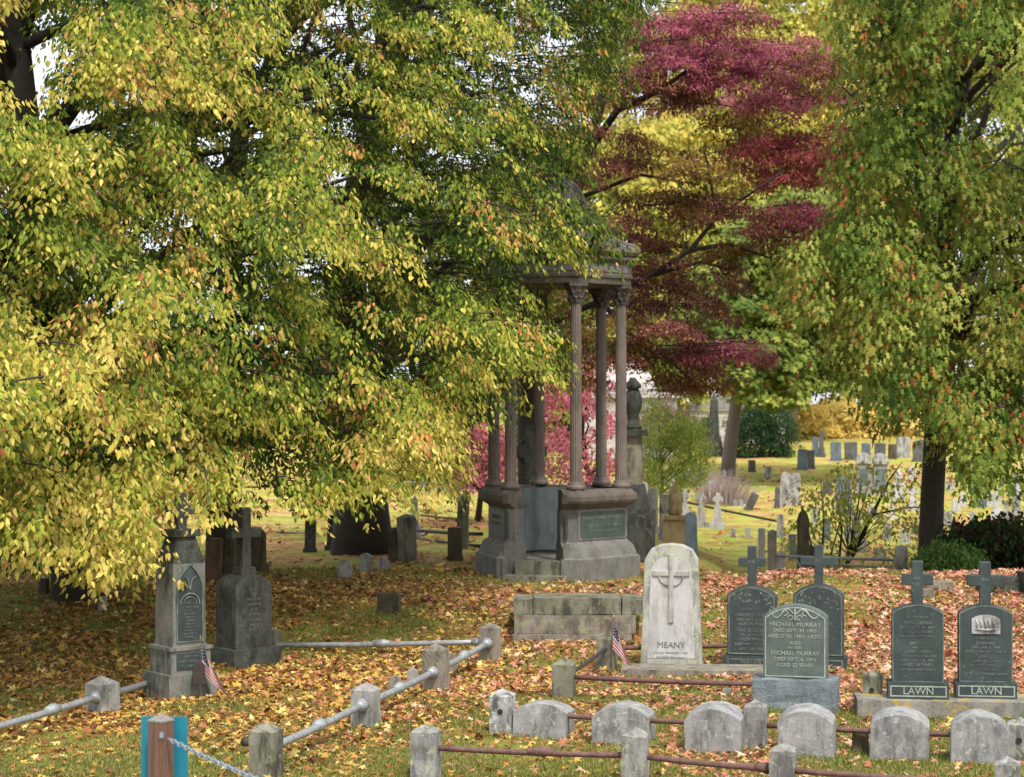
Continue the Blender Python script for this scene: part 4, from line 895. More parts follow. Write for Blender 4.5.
for (u, vb, wp, vt, vsb, lab, ls) in [(751, 669, 49, 586, 656, 'dark green cross-topped headstone immediately right of the white marble stone', [('IN MEMORY OF', .03, .66), ('OWEN MAHER', .052, .58), ('DIED SEPT. 2, 1882', .04, .515), ('AGED 45 YEARS', .04, .455), ('JANE QUIGLEY', .052, .36), ('BELOVED WIFE OF', .03, .295), ('OWEN MAHER', .052, .235), ('DIED MAY 11, 1901', .042, .165), ('AGED 68 YRS.', .042, .10)]),
                                      (818, 670, 50, 585, 657, 'dark green cross-topped headstone directly behind the grey-green lettered slab', [('IN MEMORY OF', .03, .62), ('PATRICK', .045, .54), ('DIED MAY 3, 1890', .035, .46), ('AGED 61 YRS.', .035, .38)])]:
    r, s, hb, h_, w_, y0 = tabletstone(u, vb, -12, wp, vt, vsb, wp + 6, 0, lab, 'dark_slab', (40, 27 if u < 800 else 36, 8.5), ls, .2, 'dark_slab', lmat='letter_dim', bd=.3)
    flecks(r, hb, h_, w_, y0 - .004)
    border(r, [(-w_ / 2, .03), (w_ / 2, .03), (w_ / 2, hb - .02), (-w_ / 2, hb - .02)], .01, .012, -.004)
    if u < 800: text(r, [('MAHER', .055, hb * .5)], 'letter_dim', -.004, 'family_name')
g = G(945, 719); o = empty('stone_plinth', g, R(-6), 'long shared granite plinth with yellow lichen under the twin green slabs', 'plinth')
M['granite_yellow'] = stone('yellow_lichen_granite', srgb(112, 112, 104), srgb(150, 148, 140), srgb(66, 64, 56), .6, srgb(168, 142, 52), .42, .5)
MB().box((.05, .3, .05), (1.78, .58, .24), .014).rough(2, .004).build('plinth_block', 'granite_yellow', o)
PZ = .17
for (u, wp, vt, vsb, lab, ls) in [(918, 51, 606, 684, 'left of the twin dark green cross-topped headstones, fully lettered', [('IN MEMORY OF', .028, .84), ('JAMES LAWN', .044, .765), ('DIED OCT. 19, 1888', .038, .705), ('AGED 42 YEARS', .038, .65), ('MAY HIS SOUL REST IN PEACE', .024, .59), ('BRIDGET', .042, .50), ('WIFE OF', .03, .45), ('JAMES LAWN', .042, .395), ('BORN IN IRELAND, 1846', .034, .34), ('DIED DEC. 16, 1900', .038, .285), ('AGED 54 YEARS', .038, .23), ('MAY HER SOUL REST IN PEACE', .024, .165)]),
                                   (986, 53, 610, 687, 'right of the twin dark green cross-topped headstones, with a white relief plaque', [('IN MEMORY OF', .028, .57), ('EDWARD', .042, .51), ('DIED JAN. 2, 1894', .034, .455), ('AGED 13 YRS. 10 MOS. 8 DYS.', .03, .40), ('JAMES J.', .038, .33), ('DIED FEB. 5, 1896', .032, .275), ('AGED 10 YRS. 7 MOS. 8 DYS.', .03, .22), ('CHILDREN OF', .026, .165), ('JAMES AND BRIDGET LAWN', .032, .11)])]:
    g = G(u, 719); yb = g.y + .2; x = (u - 512) / F * yb; s = F / yb
    r = empty('headstone', (x, yb, TZ(x, g.y) + .165), R(-8), lab, 'headstone', 'twin green headstones on one plinth'); hb = 16 / s; h_ = (vsb - vt) / s; w_ = wp / s
    MB().box((0, .15, hb / 2), (60 / s, .32, hb), .01).build('base', 'dark_slab', r)
    sl = [(xx, z + hb) for xx, z in seg(w_, h_, .15 * w_, 14)]; MB().prism(sl, .05, .25, .012).build('slab', 'dark_slab', r)
    border(r, sl, .004, .008, .0465, 'letter_dim')
    text(r, [(t, a * h_, hb + z * h_) for t, a, z in ls], 'letter_dim', .047, maxw=w_ * .82)
    text(r, [('LAWN', .075, hb * .5)], 'letter', -.012, 'family_name')
    bx = 29 / s; border(r, [(-bx, .012), (bx, .012), (bx, hb * .86 + .01), (-bx, hb * .86 + .01)], .012, .013, -.0135, 'letter')
    c = latin_cross(r, hb + h_ - .01, (31 if u < 950 else 35) / s, 44 / s, 11 / s, .11, 'dark_slab', 'cross', .58); c.location.y = .15
    text(r, [('IHS', .035, hb + h_ + 44 / s * .58)], 'letter_dim', .15 - .058, 'cross_letters')
    if u > 950:
        pw, ph, pz = w_ * .53, h_ * .25, hb + h_ * .63
        MB().prism(seg(pw, ph, .04, 8), .038, .055, .003, Matrix.Translation((0, 0, pz))).build('relief_plaque', 'marble_old', r)
        mb = MB()   # small sculpted relief: folded drapery over an open book
        for k in range(5): mb.tube([Vector((-.09 + .04 * k, .036, pz + .05)), Vector((-.08 + .04 * k, .03, pz + .10)), Vector((-.095 + .042 * k, .036, pz + .15))], [.008, .014, .006], 6)
        mb.tube([Vector((-.1, .034, pz + .05)), Vector((0, .03, pz + .04)), Vector((.1, .034, pz + .05))], [.01, .014, .01], 6)
        mb.build('relief_carving', 'marble_old', r, smooth=True)
# small dark stone behind markers, and pebble
def rubble(u, vb, wpx, hpx, label, mat='granite_moss', cat='stone', name='small_stone', d=.8, round_=False, rz=None, group=None, amp=.02):
    g = G(u, vb); s = F / g.y; w_, h_ = wpx / s, hpx / s; mb = MB(); mb.seed = u * 1.3
    if round_:
        mb.prism([(x, z - .04) for x, z in arch(w_, h_ + .04, min(w_ / 2, h_ * .6))], -d * w_ / 2, d * w_ / 2, .012)
    else: mb.box((0, 0, h_ / 2 - .04), (w_, w_ * d, h_ + .08), .02)
    mb.rough(3, amp * w_, 5 / max(w_, .1)); o = mb.build(name, mat, None, loc=g, rz=R(random.uniform(-20, 10) if rz is None else rz)); tag(o, label, cat, group); return o
rubble(860, 752, 16, 22, 'small mossy block between the fourth and fifth curved markers', 'olive_stone')
rubble(727, 695, 8, 7, 'fist-sized grey stone in the leaves before the rough granite base', 'granite')
rubble(395, 695, 13, 20, 'small blue-topped footstone behind the grey pipe, left of the third post', 'granite_brown', 'footstone', 'footstone', .6, True)
rubble(413, 690, 12, 22, 'small footstone partly hidden left of the third post', 'granite', 'footstone', 'footstone', .6, True)
rubble(451, 673, 12, 20, 'small brown footstone just right of the third post', 'granite_brown', 'footstone', 'footstone', .6)
rubble(272, 648, 20, 20, 'small rounded stone at the left end of the level pipe', 'granite_moss', 'footstone', 'footstone', .6, True)
rubble(389, 613, 22, 20, 'square dark low stone alone on the leafy bank', 'olive_stone', 'footstone', 'footstone', .6)
rubble(345, 578, 15, 19, 'leftmost of three little rounded footstones near the thick trunk', 'granite', 'footstone', 'footstone', .5, True)
rubble(366, 573, 12, 20, 'middle of three little rounded footstones near the thick trunk', 'granite', 'footstone', 'footstone', .5, True)
rubble(383, 571, 13, 14, 'rightmost of three little rounded footstones near the thick trunk', 'granite', 'footstone', 'footstone', .5, True)
rubble(44, 594, 9, 16, 'small dark block low at the far left under the foliage', 'olive_stone', 'footstone', 'footstone', .8)
rubble(103, 612, 9, 16, 'small pale stone under the hanging foliage left of the obelisk', 'granite', 'footstone', 'footstone', .6)
rubble(264, 608, 16, 15, 'small mossy footstone right of the dark cross monument', 'granite_moss', 'footstone', 'footstone', .5)
# steps
g = G(576, 641); o = empty('stone_steps', g, R(-1), 'three-course mossy granite block steps below the rotunda', 'steps'); s = F / g.y
def blk(x0, x1, z0, z1, y0, y1, mt):
    mb = MB().box(((x0 + x1) / 2, (y0 + y1) / 2, (z0 + z1) / 2), (x1 - x0 - .012, y1 - y0, z1 - z0 - .006), .016); mb.seed = x0 * 7 + z0; mb.rough(4, .009, 7); mb.build('block', mt, o)
px = lambda u: (u - 576) / s
blk(px(512), px(632), -.12, .09, -.08, .5, 'granite_brown'); blk(px(514), px(636), .09, .33, 0, .62, 'granite_brown')
blk(px(513), px(533), .33, .53, .06, .75, 'granite_moss'); blk(px(533), px(622), .33, .545, .05, .75, 'granite_moss'); blk(px(622), px(645), .33, .53, .06, .75, 'granite_moss')
# ------------------------------------------------------------------ left monuments
def obelisk_left():
    g = G(175, 700); r = empty('obelisk_monument', g + Vector((0, .35, 0)), R(38), 'tall mottled marble monument at left, pointed carved panel on its right face', 'monument'); s = F / (g.y + .35)
    MB().box((0, 0, .10), (.56, .56, .30), .02).build('base', 'obelisk', r)
    MB().box((0, 0, .38), (.46, .46, .26), .014).build('plinth', 'obelisk', r); MB().box((0, 0, .515), (.50, .50, .035), .01).build('moulding', 'obelisk', r)
    W = .39; mb = MB(); mb.box((0, 0, .53 + .43), (W, W, .86), .012, taper=.95)
    mb.build('shaft', 'obelisk', r)
    mb = MB(); mb.box((0, 0, 1.39 + .14), (W * .95, W * .95, .28), .01, taper=.6); mb.box((0, 0, 1.70), (.30, .30, .07), .012); mb.build('gabled_cap', 'dark_old', r)
    latin_cross(r, 1.72, .30, .40, .10, .10, 'dark_old', 'cross', .55)
    # carved panel on the right-hand face (+x turned): use -Y face rotated
    p = bpy.data.objects.new('carved_panel', None)
    y = -W / 2 - .018
    out = [(-.15, .58), (.15, .58), (.145, 1.18), (.11, 1.26), (.05, 1.33), (0, 1.38), (-.05, 1.33), (-.11, 1.26), (-.145, 1.18)]
    MB().prism([(x * .95, z) for x, z in out], y + .012, y + .03, .002).build('panel', 'dark_slab', r)
    mb = MB(); pts = [Vector((x, y + .006, z)) for x, z in out]; mb.tube(pts + [pts[0]], .007, 5)
    mb.tube([Vector((.11 * math.cos(a), y + .006, .97 + .11 * math.sin(a))) for a in [math.pi * i / 12 for i in range(13)]], .009, 5)
    mb.tube([Vector((.075 * math.cos(a), y + .006, .97 + .075 * math.sin(a))) for a in [math.pi * i / 12 for i in range(13)]], .006, 5)
    mb.tube([Vector((-.07, y + .006, 1.26)), Vector((-.02, y + .006, 1.22)), Vector((0, y + .006, 1.12))], .007, 5); mb.tube([Vector((.07, y + .006, 1.26)), Vector((.02, y + .006, 1.22)), Vector((0, y + .006, 1.12))], .007, 5)
    mb.build('carved_tracery', 'letter_dim', r)
    text(r, [('SACRED', .024, .98)] + [(t, .02, .935 - i * .034) for i, t in enumerate(['TO THE MEMORY', 'OF', 'MARGARET', 'WIFE OF', 'THOMAS', 'DIED 1871', 'AGED 52 YRS', 'NATIVE OF', 'CO. CAVAN', 'IRELAND'])], 'letter_dim', y + .008, maxw=.22)
    MB().box((0, -.232, .38), (.34, .012, .17), .003).build('name_panel', 'dark_slab', r)
    text(r, [('MAY THEY', .028, .43), ('REST IN PEACE', .028, .38), ('AMEN', .028, .33)], 'letter_dim', -.241, 'base_inscription', maxw=.3)
obelisk_left()
def dark_cross():
    g = G(240, 668); r = empty('cross_monument', g + Vector((0, .35, 0)), R(40), 'dark weathered monument with a stone cross, behind the mottled obelisk', 'monument')
    mb = MB().box((0, 0, .08), (.66, .60, .26), .02); mb.rough(3, .008); mb.build('base', 'dark_old', r)
    pr = [(-.25, .2), (.25, .2), (.25, .92), (.2, 1.0), (.1, 1.05), (-.1, 1.05), (-.2, 1.0), (-.25, .92)]
    MB().prism(pr, -.22, .22, .015).build('block', 'dark_old', r)
    MB().box((0, 0, 1.09), (.2, .2, .1), .01).build('neck', 'dark_old', r)
    latin_cross(r, 1.1, .42, .74, .115, .13, 'dark_old', 'cross', .6)
    text(r, [(t, .026, .9 - i * .06) for i, t in enumerate(['JOHN', 'DIED', 'MAR. 4, 1869', 'AGED 48 YRS', 'ELLEN', 'HIS WIFE', 'DIED 1880', 'AGED 55', 'R.I.P.'])], 'letter_dim', -.224, maxw=.38)
dark_cross()
def smallflag(x, y, lean, label, yaw=0, sc=1.0):
    r = empty('small_flag', (x, y, TZ(x, y)), R(yaw), label, 'flag', 'small flags on graves', ry=R(lean)); r.scale = (sc,) * 3
    MB().tube([(0, 0, -.05), (0, 0, .62)], .005, 6).build('staff', 'wood', r, smooth=True)
    MB().lathe([(.001, 0), (.012, .01), (.004, .05), (.0005, .06)], 8, (0, 0, .61)).build('staff_tip', 'tan', r)
    nu, nv = 14, 27; V = []; T = []; red, white, blue = srgb(150, 30, 42), srgb(190, 184, 182), srgb(24, 38, 76)
    for i in range(nu + 1):
        for j in range(nv + 1):
            a = i / nu; b = j / nv   # a along fly, b down hoist
            x_ = .006 + a * (.09 + .17 * b) ; z_ = .56 - b * .30 - a * (.22 + .05 * b)
            y_ = .022 * math.sin(a * 9 + b * 2) - .02 * a
            V.append((x_, y_, z_))
    Fq = []; 
    VV = []; CC = []; FF = []
    for i in range(nu):
        for j in range(nv):
            q = [i * (nv + 1) + j, (i + 1) * (nv + 1) + j, (i + 1) * (nv + 1) + j + 1, i * (nv + 1) + j + 1]
            c = (red if (j // 2) % 2 == 0 else white)
            if i < nu * .4 and j < 14:
                c = blue
                if (i % 2 == 0 and j % 3 == 1): c = white
            k = len(VV); VV += [V[t] for t in q]; CC += [c] * 4; FF.append([k, k + 1, k + 2, k + 3])
    npmesh('cloth', np.array(VV), np.array(FF), 'flag', np.array(CC), r)
g = G(204, 699); smallflag(g.x, g.y, -3, 'small drooping striped flag leaning at the foot of the mottled obelisk', 10, 1.0)
g = G(611, 671); smallflag(g.x, g.y, 3, 'small drooping striped flag beside the lichened post and white stone', 10, 1.0)
g = G(199, 700); o = empty('flag_holder', g, R(30), 'dark little metal grave marker on a stake beside the obelisk flag', 'grave marker')
MB().tube([(0, 0, -.05), (0, 0, .25)], .012, 6).build('stake', 'dark_pipe', o); mb = MB(); mb.prism(arch(.13, .24, .06), -.012, .012, .004, Matrix.Translation((0, 0, .16))); mb.build('medallion', 'dark_pipe', o)
# ------------------------------------------------------------------ sign, post, chain
def sign():
    Y = 11.0; x = P(161, 777, Y).x; z0 = TZ(x, Y); top = P(161, 712, Y).z
    r = empty('wooden_post', (x, Y, z0), R(-30), 'square brown wooden post with a grey pointed cap, chain attached', 'post'); h_ = top - z0
    MB().box((0, 0, (h_ - .05) / 2 - .1), (.098, .098, h_ - .05 + .2), .004).build('shaft', 'wood', r)
    MB().lathe([(.074, 0), (.074, .008), (.001, .045)], 4, (0, 0, h_ - .05), rot=R(45)).build('cap', 'wood_grey', r)
    MB().lathe([(.012, 0), (.012, .03)], 8, (0, 0, 0)).build('eye_bolt', 'chain', r).location = (.045, -.05, h_ - .13)
    xs = P(164, 745, Y + .07).x; t2 = P(164, 717, Y + .07).z
    r2 = empty('teal_sign', (xs, Y + .085, 0), R(-6), 'blank teal sign board fixed to the far side of the wooden post', 'sign')
    w_ = 48 / (F / Y); MB().box((0, 0, t2 - .3), (w_, .008, .6), .002).build('board', 'teal', r2)
    MB().tube([(-.02, -.02, t2 - .06), (-.02, .012, t2 - .06)], .006, 8).build('screw', 'chain', r2); MB().tube([(-.02, -.02, t2 - .5), (-.02, .012, t2 - .5)], .006, 8).build('screw', 'chain', r2)
    # supports continue to the ground
    MB().box((0, 0, (t2 - .6) / 2 + .03), (.05, .03, t2 - .6 + .12), .003).build('backing_post', 'wood_grey', r2)
    a = Vector((x + .052, Y - .06, P(170, 737, Y).z)); b2 = Vector((.72, 7.9, a.z - .02)); b = b2
    rc = empty('chain', a, 0, 'galvanised steel chain hanging from the wooden post to the lower right', 'chain')
    n = 118; pts = []
    for i in range(n + 1):
        t = i / n; p = a.lerp(b2, t); p.z -= .13 * 4 * t * (1 - t); pts.append(p - a)
    mb = MB()
    for i in range(n):
        p, q = pts[i], pts[i + 1]; c = (p + q) / 2; d = (q - p).normalized(); L = (q - p).length * .78; sd = d.cross(Vector((0, 0, 1))).normalized(); u2 = d.cross(sd)
        ax = (sd + u2).normalized() if i % 2 else (sd - u2).normalized()
        loop = [c + d * (L * math.cos(t)) + ax * (.011 * math.sin(t)) for t in [2 * math.pi * k / 8 for k in range(9)]]
        mb.tube(loop, .0042, 5, cap=False)
    mb.build('links', 'chain', rc, smooth=True)
    r3 = empty('wooden_post', (b2.x + .05, b2.y + .05, TZ(b2.x, b2.y)), R(-30), 'second square wooden post holding the far end of the chain, outside the picture', 'post')
    MB().box((0, 0, .6), (.098, .098, 1.4), .004).build('shaft', 'wood', r3); MB().lathe([(.074, 0), (.074, .008), (.001, .045)], 4, (0, 0, 1.3), rot=R(45)).build('cap', 'wood_grey', r3)
sign()
# ------------------------------------------------------------------ rotunda
def rotunda():
    YC = 32.1; xc = P(557, 500, YC).x; z0 = TZ(xc, YC - 1)
    r = empty('rotunda_monument', (xc, YC, z0), 0, 'open hexagonal stone rotunda with fluted columns and a curved copper-brown roof', 'monument')
    prof_out = [(.0, -.1), (.0, .34), (-.045, .37), (-.06, .42), (-.10, .52), (-.17, .58), (-.19, .60), (-.19, 1.10), (-.17, 1.13), (-.13, 1.15), (-.10, 1.18), (-.06, 1.20), (-.04, 1.24), (-.04, 1.31), (-.06, 1.35), (-.11, 1.385), (-.14, 1.41)]
    RO = 1.36; TH = .42
    angs = [R(a) for a in (-75, -15, 45, 105, 165, 225)]
    ext = .34   # wall ends past the corner posts, towards the opening
    def path(off):   # mitred offset of the hexagon (circumradius RO+off), extended at both ends into the opening side
        Rr = RO + off * 1.0 / math.cos(R(30)); vs = [Vector((Rr * math.cos(a), Rr * math.sin(a), 0)) for a in angs]
        d0 = (vs[5] - vs[0]).normalized(); return [vs[0] + d0 * ext * .8] + vs + [vs[5] - d0 * ext * .4]
    def sweep(prof, mat, name, inner, z_lo=None):
        mb = MB(); rows = []
        for off, z in prof: rows.append([mb.bm.verts.new((p.x, p.y, z)) for p in path(off)])
        for j in range(len(rows) - 1):
            for i in range(len(rows[0]) - 1): mb.bm.faces.new((rows[j][i], rows[j][i + 1], rows[j + 1][i + 1], rows[j + 1][i]))
        ib = [mb.bm.verts.new((p.x, p.y, prof[0][1])) for p in path(-inner)]; it = [mb.bm.verts.new((p.x, p.y, prof[-1][1])) for p in path(-inner)]
        for i in range(len(ib) - 1):
            mb.bm.faces.new((ib[i + 1], ib[i], it[i], it[i + 1])); mb.bm.faces.new((it[i], rows[-1][i], rows[-1][i + 1], it[i + 1])); mb.bm.faces.new((rows[0][i], ib[i], ib[i + 1], rows[0][i + 1]))
        for e in (0, -1): mb.bm.faces.new([rw[e] for rw in rows] + [it[e], ib[e]])
        return mb.build(name, mat, r)
    # end caps get their moulding because the path end is also mitred: add return blocks
    sweep(prof_out[:3], 'rotunda', 'plinth', TH); sweep(prof_out[2:6], 'rotunda', 'flared_base', TH - .02); sweep(prof_out[5:8], 'rotunda', 'wall', TH - .06); sweep(prof_out[7:], 'rotunda_cap', 'moulding', TH - .10)
    V = [Vector((RO * math.cos(a), RO * math.sin(a), 0)) for a in angs]
    # end returns with projecting mouldings
    d0 = (V[5] - V[0]).normalized()
    for e, sg in ((0, 1), (5, -1)):
        nrm = d0 * sg; inw = Vector((-math.cos((angs[0] + angs[5]) / 2 + 0), -math.sin((angs[0] + angs[5]) / 2), 0))
        mid = (angs[5] + angs[0] + 2 * math.pi) / 2
        inw = Vector((-math.cos(R(255)), -math.sin(R(255)), 0))
        c0 = V[e] + d0 * sg * ext * (.8 if e == 0 else .4)
        # the opening side normal points to 255 deg
        oc = c0 + inw * (TH / 2 - .02)
        rz = math.atan2(nrm.y, nrm.x)
        def bb(z0_, z1_, dx, wy, mat, nm, b=.01):
            MB().box((oc.x + nrm.x * dx / 2 - nrm.x * .02, oc.y + nrm.y * dx / 2 - nrm.y * .02, (z0_ + z1_) / 2), (dx + .04, wy, z1_ - z0_), b, rz=rz).build(nm, mat, r)
        bb(-.1, .345, .05, TH + .02, 'rotunda', 'pier_plinth'); bb(.36, .58, .03, TH - .12, 'rotunda', 'pier_flare', .02); bb(1.2, 1.34, .04, TH - .02, 'rotunda_cap', 'pier_moulding', .04)
        pn = oc + nrm * .0; inl = (TH - .06 + .19) / 2
        MB().box((pn.x + nrm.x * .004, pn.y + nrm.y * .004, .86), (.02, TH * .42, .38), .004, rz=rz).build('pier_panel', 'plaque', r)
    # face plaques
    ap = (RO - .19 / math.cos(R(30)) * 1.0) * math.cos(R(30))
    def face(mid_deg, ww, hh, lines, zc=.86):
        a = R(mid_deg); d = (RO * math.cos(R(30)) - .19); p = Vector((math.cos(a) * d, math.sin(a) * d, 0))
        e = bpy.data.objects.new('plaque', None)
        pr = [(-ww / 2 + .04, 0), (ww / 2 - .04, 0), (ww / 2, .04), (ww / 2, hh - .04), (ww / 2 - .04, hh), (-ww / 2 + .04, hh), (-ww / 2, hh - .04), (-ww / 2, .04)]
        mt = Matrix.Translation((p.x, p.y, zc - hh / 2)) @ Matrix.Rotation(a + R(90), 4, 'Z')
        fr = MB().prism([(x * 1.08, z * 1.12 - hh * .06) for x, z in pr], -.012, .01, .004).build('plaque_frame', 'rotunda', r); fr.location = mt.translation; fr.rotation_euler.z = a + R(90)
        pq = MB().prism(pr, -.016, .0, .003).build('plaque', 'plaque', r); pq.location = mt.translation; pq.rotation_euler.z = a + R(90)
        if lines: text(pq, [(t, q, z) for t, q, z in lines], 'letter_dim', -.02, maxw=ww * .9)
    face(-45, 1.05, .42, [('CHAMPION AND CHAMPION', .062, .31), ('"TO LIVE AND LOVE IN A FRIEND"', .045, .19), ('"THE HAPPY DREAM"', .045, .10)])
    face(195, 1.0, .42, [('IN MEMORIAM', .06, .3), ('THE PEACEFUL DEAD', .05, .2)])
    face(15, 1.0, .42, None); face(135, 1., .42, None); face(75, 1., .42, None)
    # inner blue-grey panels on back walls (seen through the opening)
    for md in (15, 75, 135, 195):
        a = R(md); d = (RO - TH / math.cos(R(30)) * 1.0) * math.cos(R(30)) + .04; 
        MB().box((math.cos(a) * (d - .05), math.sin(a) * (d - .05), .86), (.05, .86, 1.02), .006, rz=a).build('inner_panel', 'inner_panel', r)
    # floor and step
    a = R(255); d = RO * math.cos(R(30))
    MB().lathe([(.9, 0), (.9, .26)], 6, (0, 0, 0), rot=R(-15)).build('floor', 'rotunda', r)
    MB().box((math.cos(a) * (d - .22), math.sin(a) * (d - .22), .10), (.42, .78, .42), .012, rz=a).build('threshold', 'granite_moss', r)
    MB().box((math.cos(a) * (d + .02), math.sin(a) * (d + .02), .0), (.5, 1.0, .20), .012, rz=a).build('step', 'granite_moss', r)
    # columns
    RC = 1.05
    for a in angs:
        cx, cy = RC * math.cos(a), RC * math.sin(a); zt = 1.41; top = 4.67
        c = MB(); c.lathe([(.098, 0), (.094, .1), (.082, top - zt - .46)], 32, (0, 0, .12), flute=.09)
        sh = c.build('column', 'column', r, loc=(cx, cy, zt))
        MB().lathe([(.15, 0), (.15, .03), (.155, .05), (.14, .07), (.12, .08), (.125, .10), (.115, .12)], 20).build('column_base', 'column', sh, smooth=True)
        cp = MB(); cp.lathe([(.085, 0), (.10, .02), (.088, .03), (.092, .12), (.12, .22), (.155, .27)], 16, (0, 0, top - zt - .36))
        for tier, (zz, rr, nn) in enumerate(((.05, .10, 8), (.14, .115, 8))):
            for k in range(nn):
                t = 2 * math.pi * (k + .5 * tier) / nn; b0 = Vector((math.cos(t) * rr * .9, math.sin(t) * rr * .9, top - zt - .36 + zz - .04)); b1 = b0 + Vector((math.cos(t) * .025, math.sin(t) * .025, .09)); b2 = b1 + Vector((math.cos(t) * .03, math.sin(t) * .03, -.02))
                cp.tube([b0, b1, b2], [.022, .026, .012], 5)
        for k in range(4):
            t = R(45 + 90 * k) + a; b0 = Vector((math.cos(t) * .1, math.sin(t) * .1, top - zt - .2)); b1 = Vector((math.cos(t) * .17, math.sin(t) * .17, top - zt - .1)); cp.tube([b0, b1, b1 + Vector((-math.cos(t) * .02, -math.sin(t) * .02, -.035))], [.02, .024, .018], 5)
        cp.box((0, 0, top - zt - .07), (.3, .3, .05), .008, rz=a); cp.build('capital', 'capital', sh)
    # entablature: hexagonal ring
    def hexring(prof, mat, nm):
        mb = MB(); c30 = math.cos(R(30)); mb.lathe([(p, z) for p, z in prof], 6, rot=R(-15)); return mb.build(nm, mat, r)
    hexring([(1.17, 4.63), (1.21, 4.63), (1.21, 4.72), (1.24, 4.73), (1.24, 4.77), (1.22, 4.79), (1.22, 4.97), (1.27, 4.99), (1.31, 5.02), (1.31, 5.06), (1.22, 5.065)], 'rotunda_cap', 'entablature')
    for md in range(15, 375, 60):
        a = R(md); d = 1.22 * math.cos(R(30)); MB().box((math.cos(a) * d, math.sin(a) * d, 4.88), (.016, 1.0, .12), .004, rz=a).build('frieze_panel', 'rotunda', r)
    roofp = [(1.24, 5.062), (1.31, 5.09), (1.35, 5.14), (1.33, 5.20), (1.27, 5.24), (1.12, 5.28), (.95, 5.36), (.80, 5.47), (.66, 5.62), (.54, 5.80), (.45, 5.98), (.38, 6.14), (.26, 6.28), (.10, 6.38)]
    rf = hexring(roofp, 'roof', 'roof')
    for a in angs:
        MB().tube([Vector((p * math.cos(a) * 1.0, p * math.sin(a) * 1.0, z + .01)) for p, z in roofp[2:]], .032, 6).build('rib', 'roof', rf)
    MB().lathe([(.08, 0), (.12, .04), (.05, .1), (.1, .2), (.06, .32), (.01, .45)], 12, (0, 0, 6.36)).build('finial', 'roof', rf, smooth=True)
rotunda()
# statue monument right behind the rotunda
def urn_monument():
    Y = 35.2; x = P(633, 560, Y).x; z0 = TZ(x, Y); s = F / Y; r = empty('urn_monument', (x, Y, z0), R(-6), 'tall pedestal with a dark draped urn, just right of the rotunda', 'monument'); zz = lambda v: P(633, v, Y).z - z0
    MB().box((0.05, 0, zz(556) / 2), (.84, .84, zz(556)), .02).build('base', 'dark_old', r)
    MB().box((.05, 0, (zz(556) + zz(509)) / 2), (.66, .66, zz(509) - zz(556)), .02).build('die_block', 'dark_old', r)
    MB().box((.02, 0, (zz(509) + zz(484)) / 2), (.58, .58, zz(484) - zz(509)), .01, taper=.62).build('sloped_cap', 'dark_old', r)
    MB().box((0, 0, (zz(484) + zz(436)) / 2), (.34, .34, zz(436) - zz(484)), .012, taper=.92).build('shaft', 'granite_brown', r)
    MB().box((0, 0, (zz(436) + zz(430)) / 2), (.5, .5, .1), .02).build('cornice', 'dark_old', r)
    h0 = zz(429); mb = MB(); mb.lathe([(.15, 0), (.16, .04), (.10, .12), (.09, .2), (.14, .32), (.17, .46), (.16, .58), (.11, .66), (.10, .70), (.15, .74), (.13, .80), (.07, .86), (.05, .9)], 14, (0, 0, h0))
    from mathutils import noise as mn
    for v in mb.bm.verts: v.co += mn.noise_vector(v.co * 9) * .025
    mb.build('urn', 'dark_old', r, smooth=True)
urn_monument()
# celtic cross seen through the rotunda
def celtic():
    Y = 36.5; x = P(530, 500, Y).x; z0 = TZ(x, Y); r = empty('celtic_cross', (x, Y, z0), R(0), 'dark ringed cross on a block, glimpsed between the rotunda columns', 'monument'); zz = lambda v: P(530, v, Y).z - z0
    MB().box((0, 0, zz(500) / 2), (.7, .6, zz(500)), .02).build('base', 'dark_old', r)
    latin_cross(r, zz(501), .62, zz(426) - zz(501), .2, .18, 'dark_old', 'cross', .66)
    mb = MB(); zc = zz(501) + (zz(426) - zz(501)) * .66; mb.tube([Vector((.23 * math.cos(a), 0, zc + .23 * math.sin(a))) for a in [2 * math.pi * i / 24 for i in range(25)]], .035, 6); mb.build('ring', 'dark_old', r)
celtic()
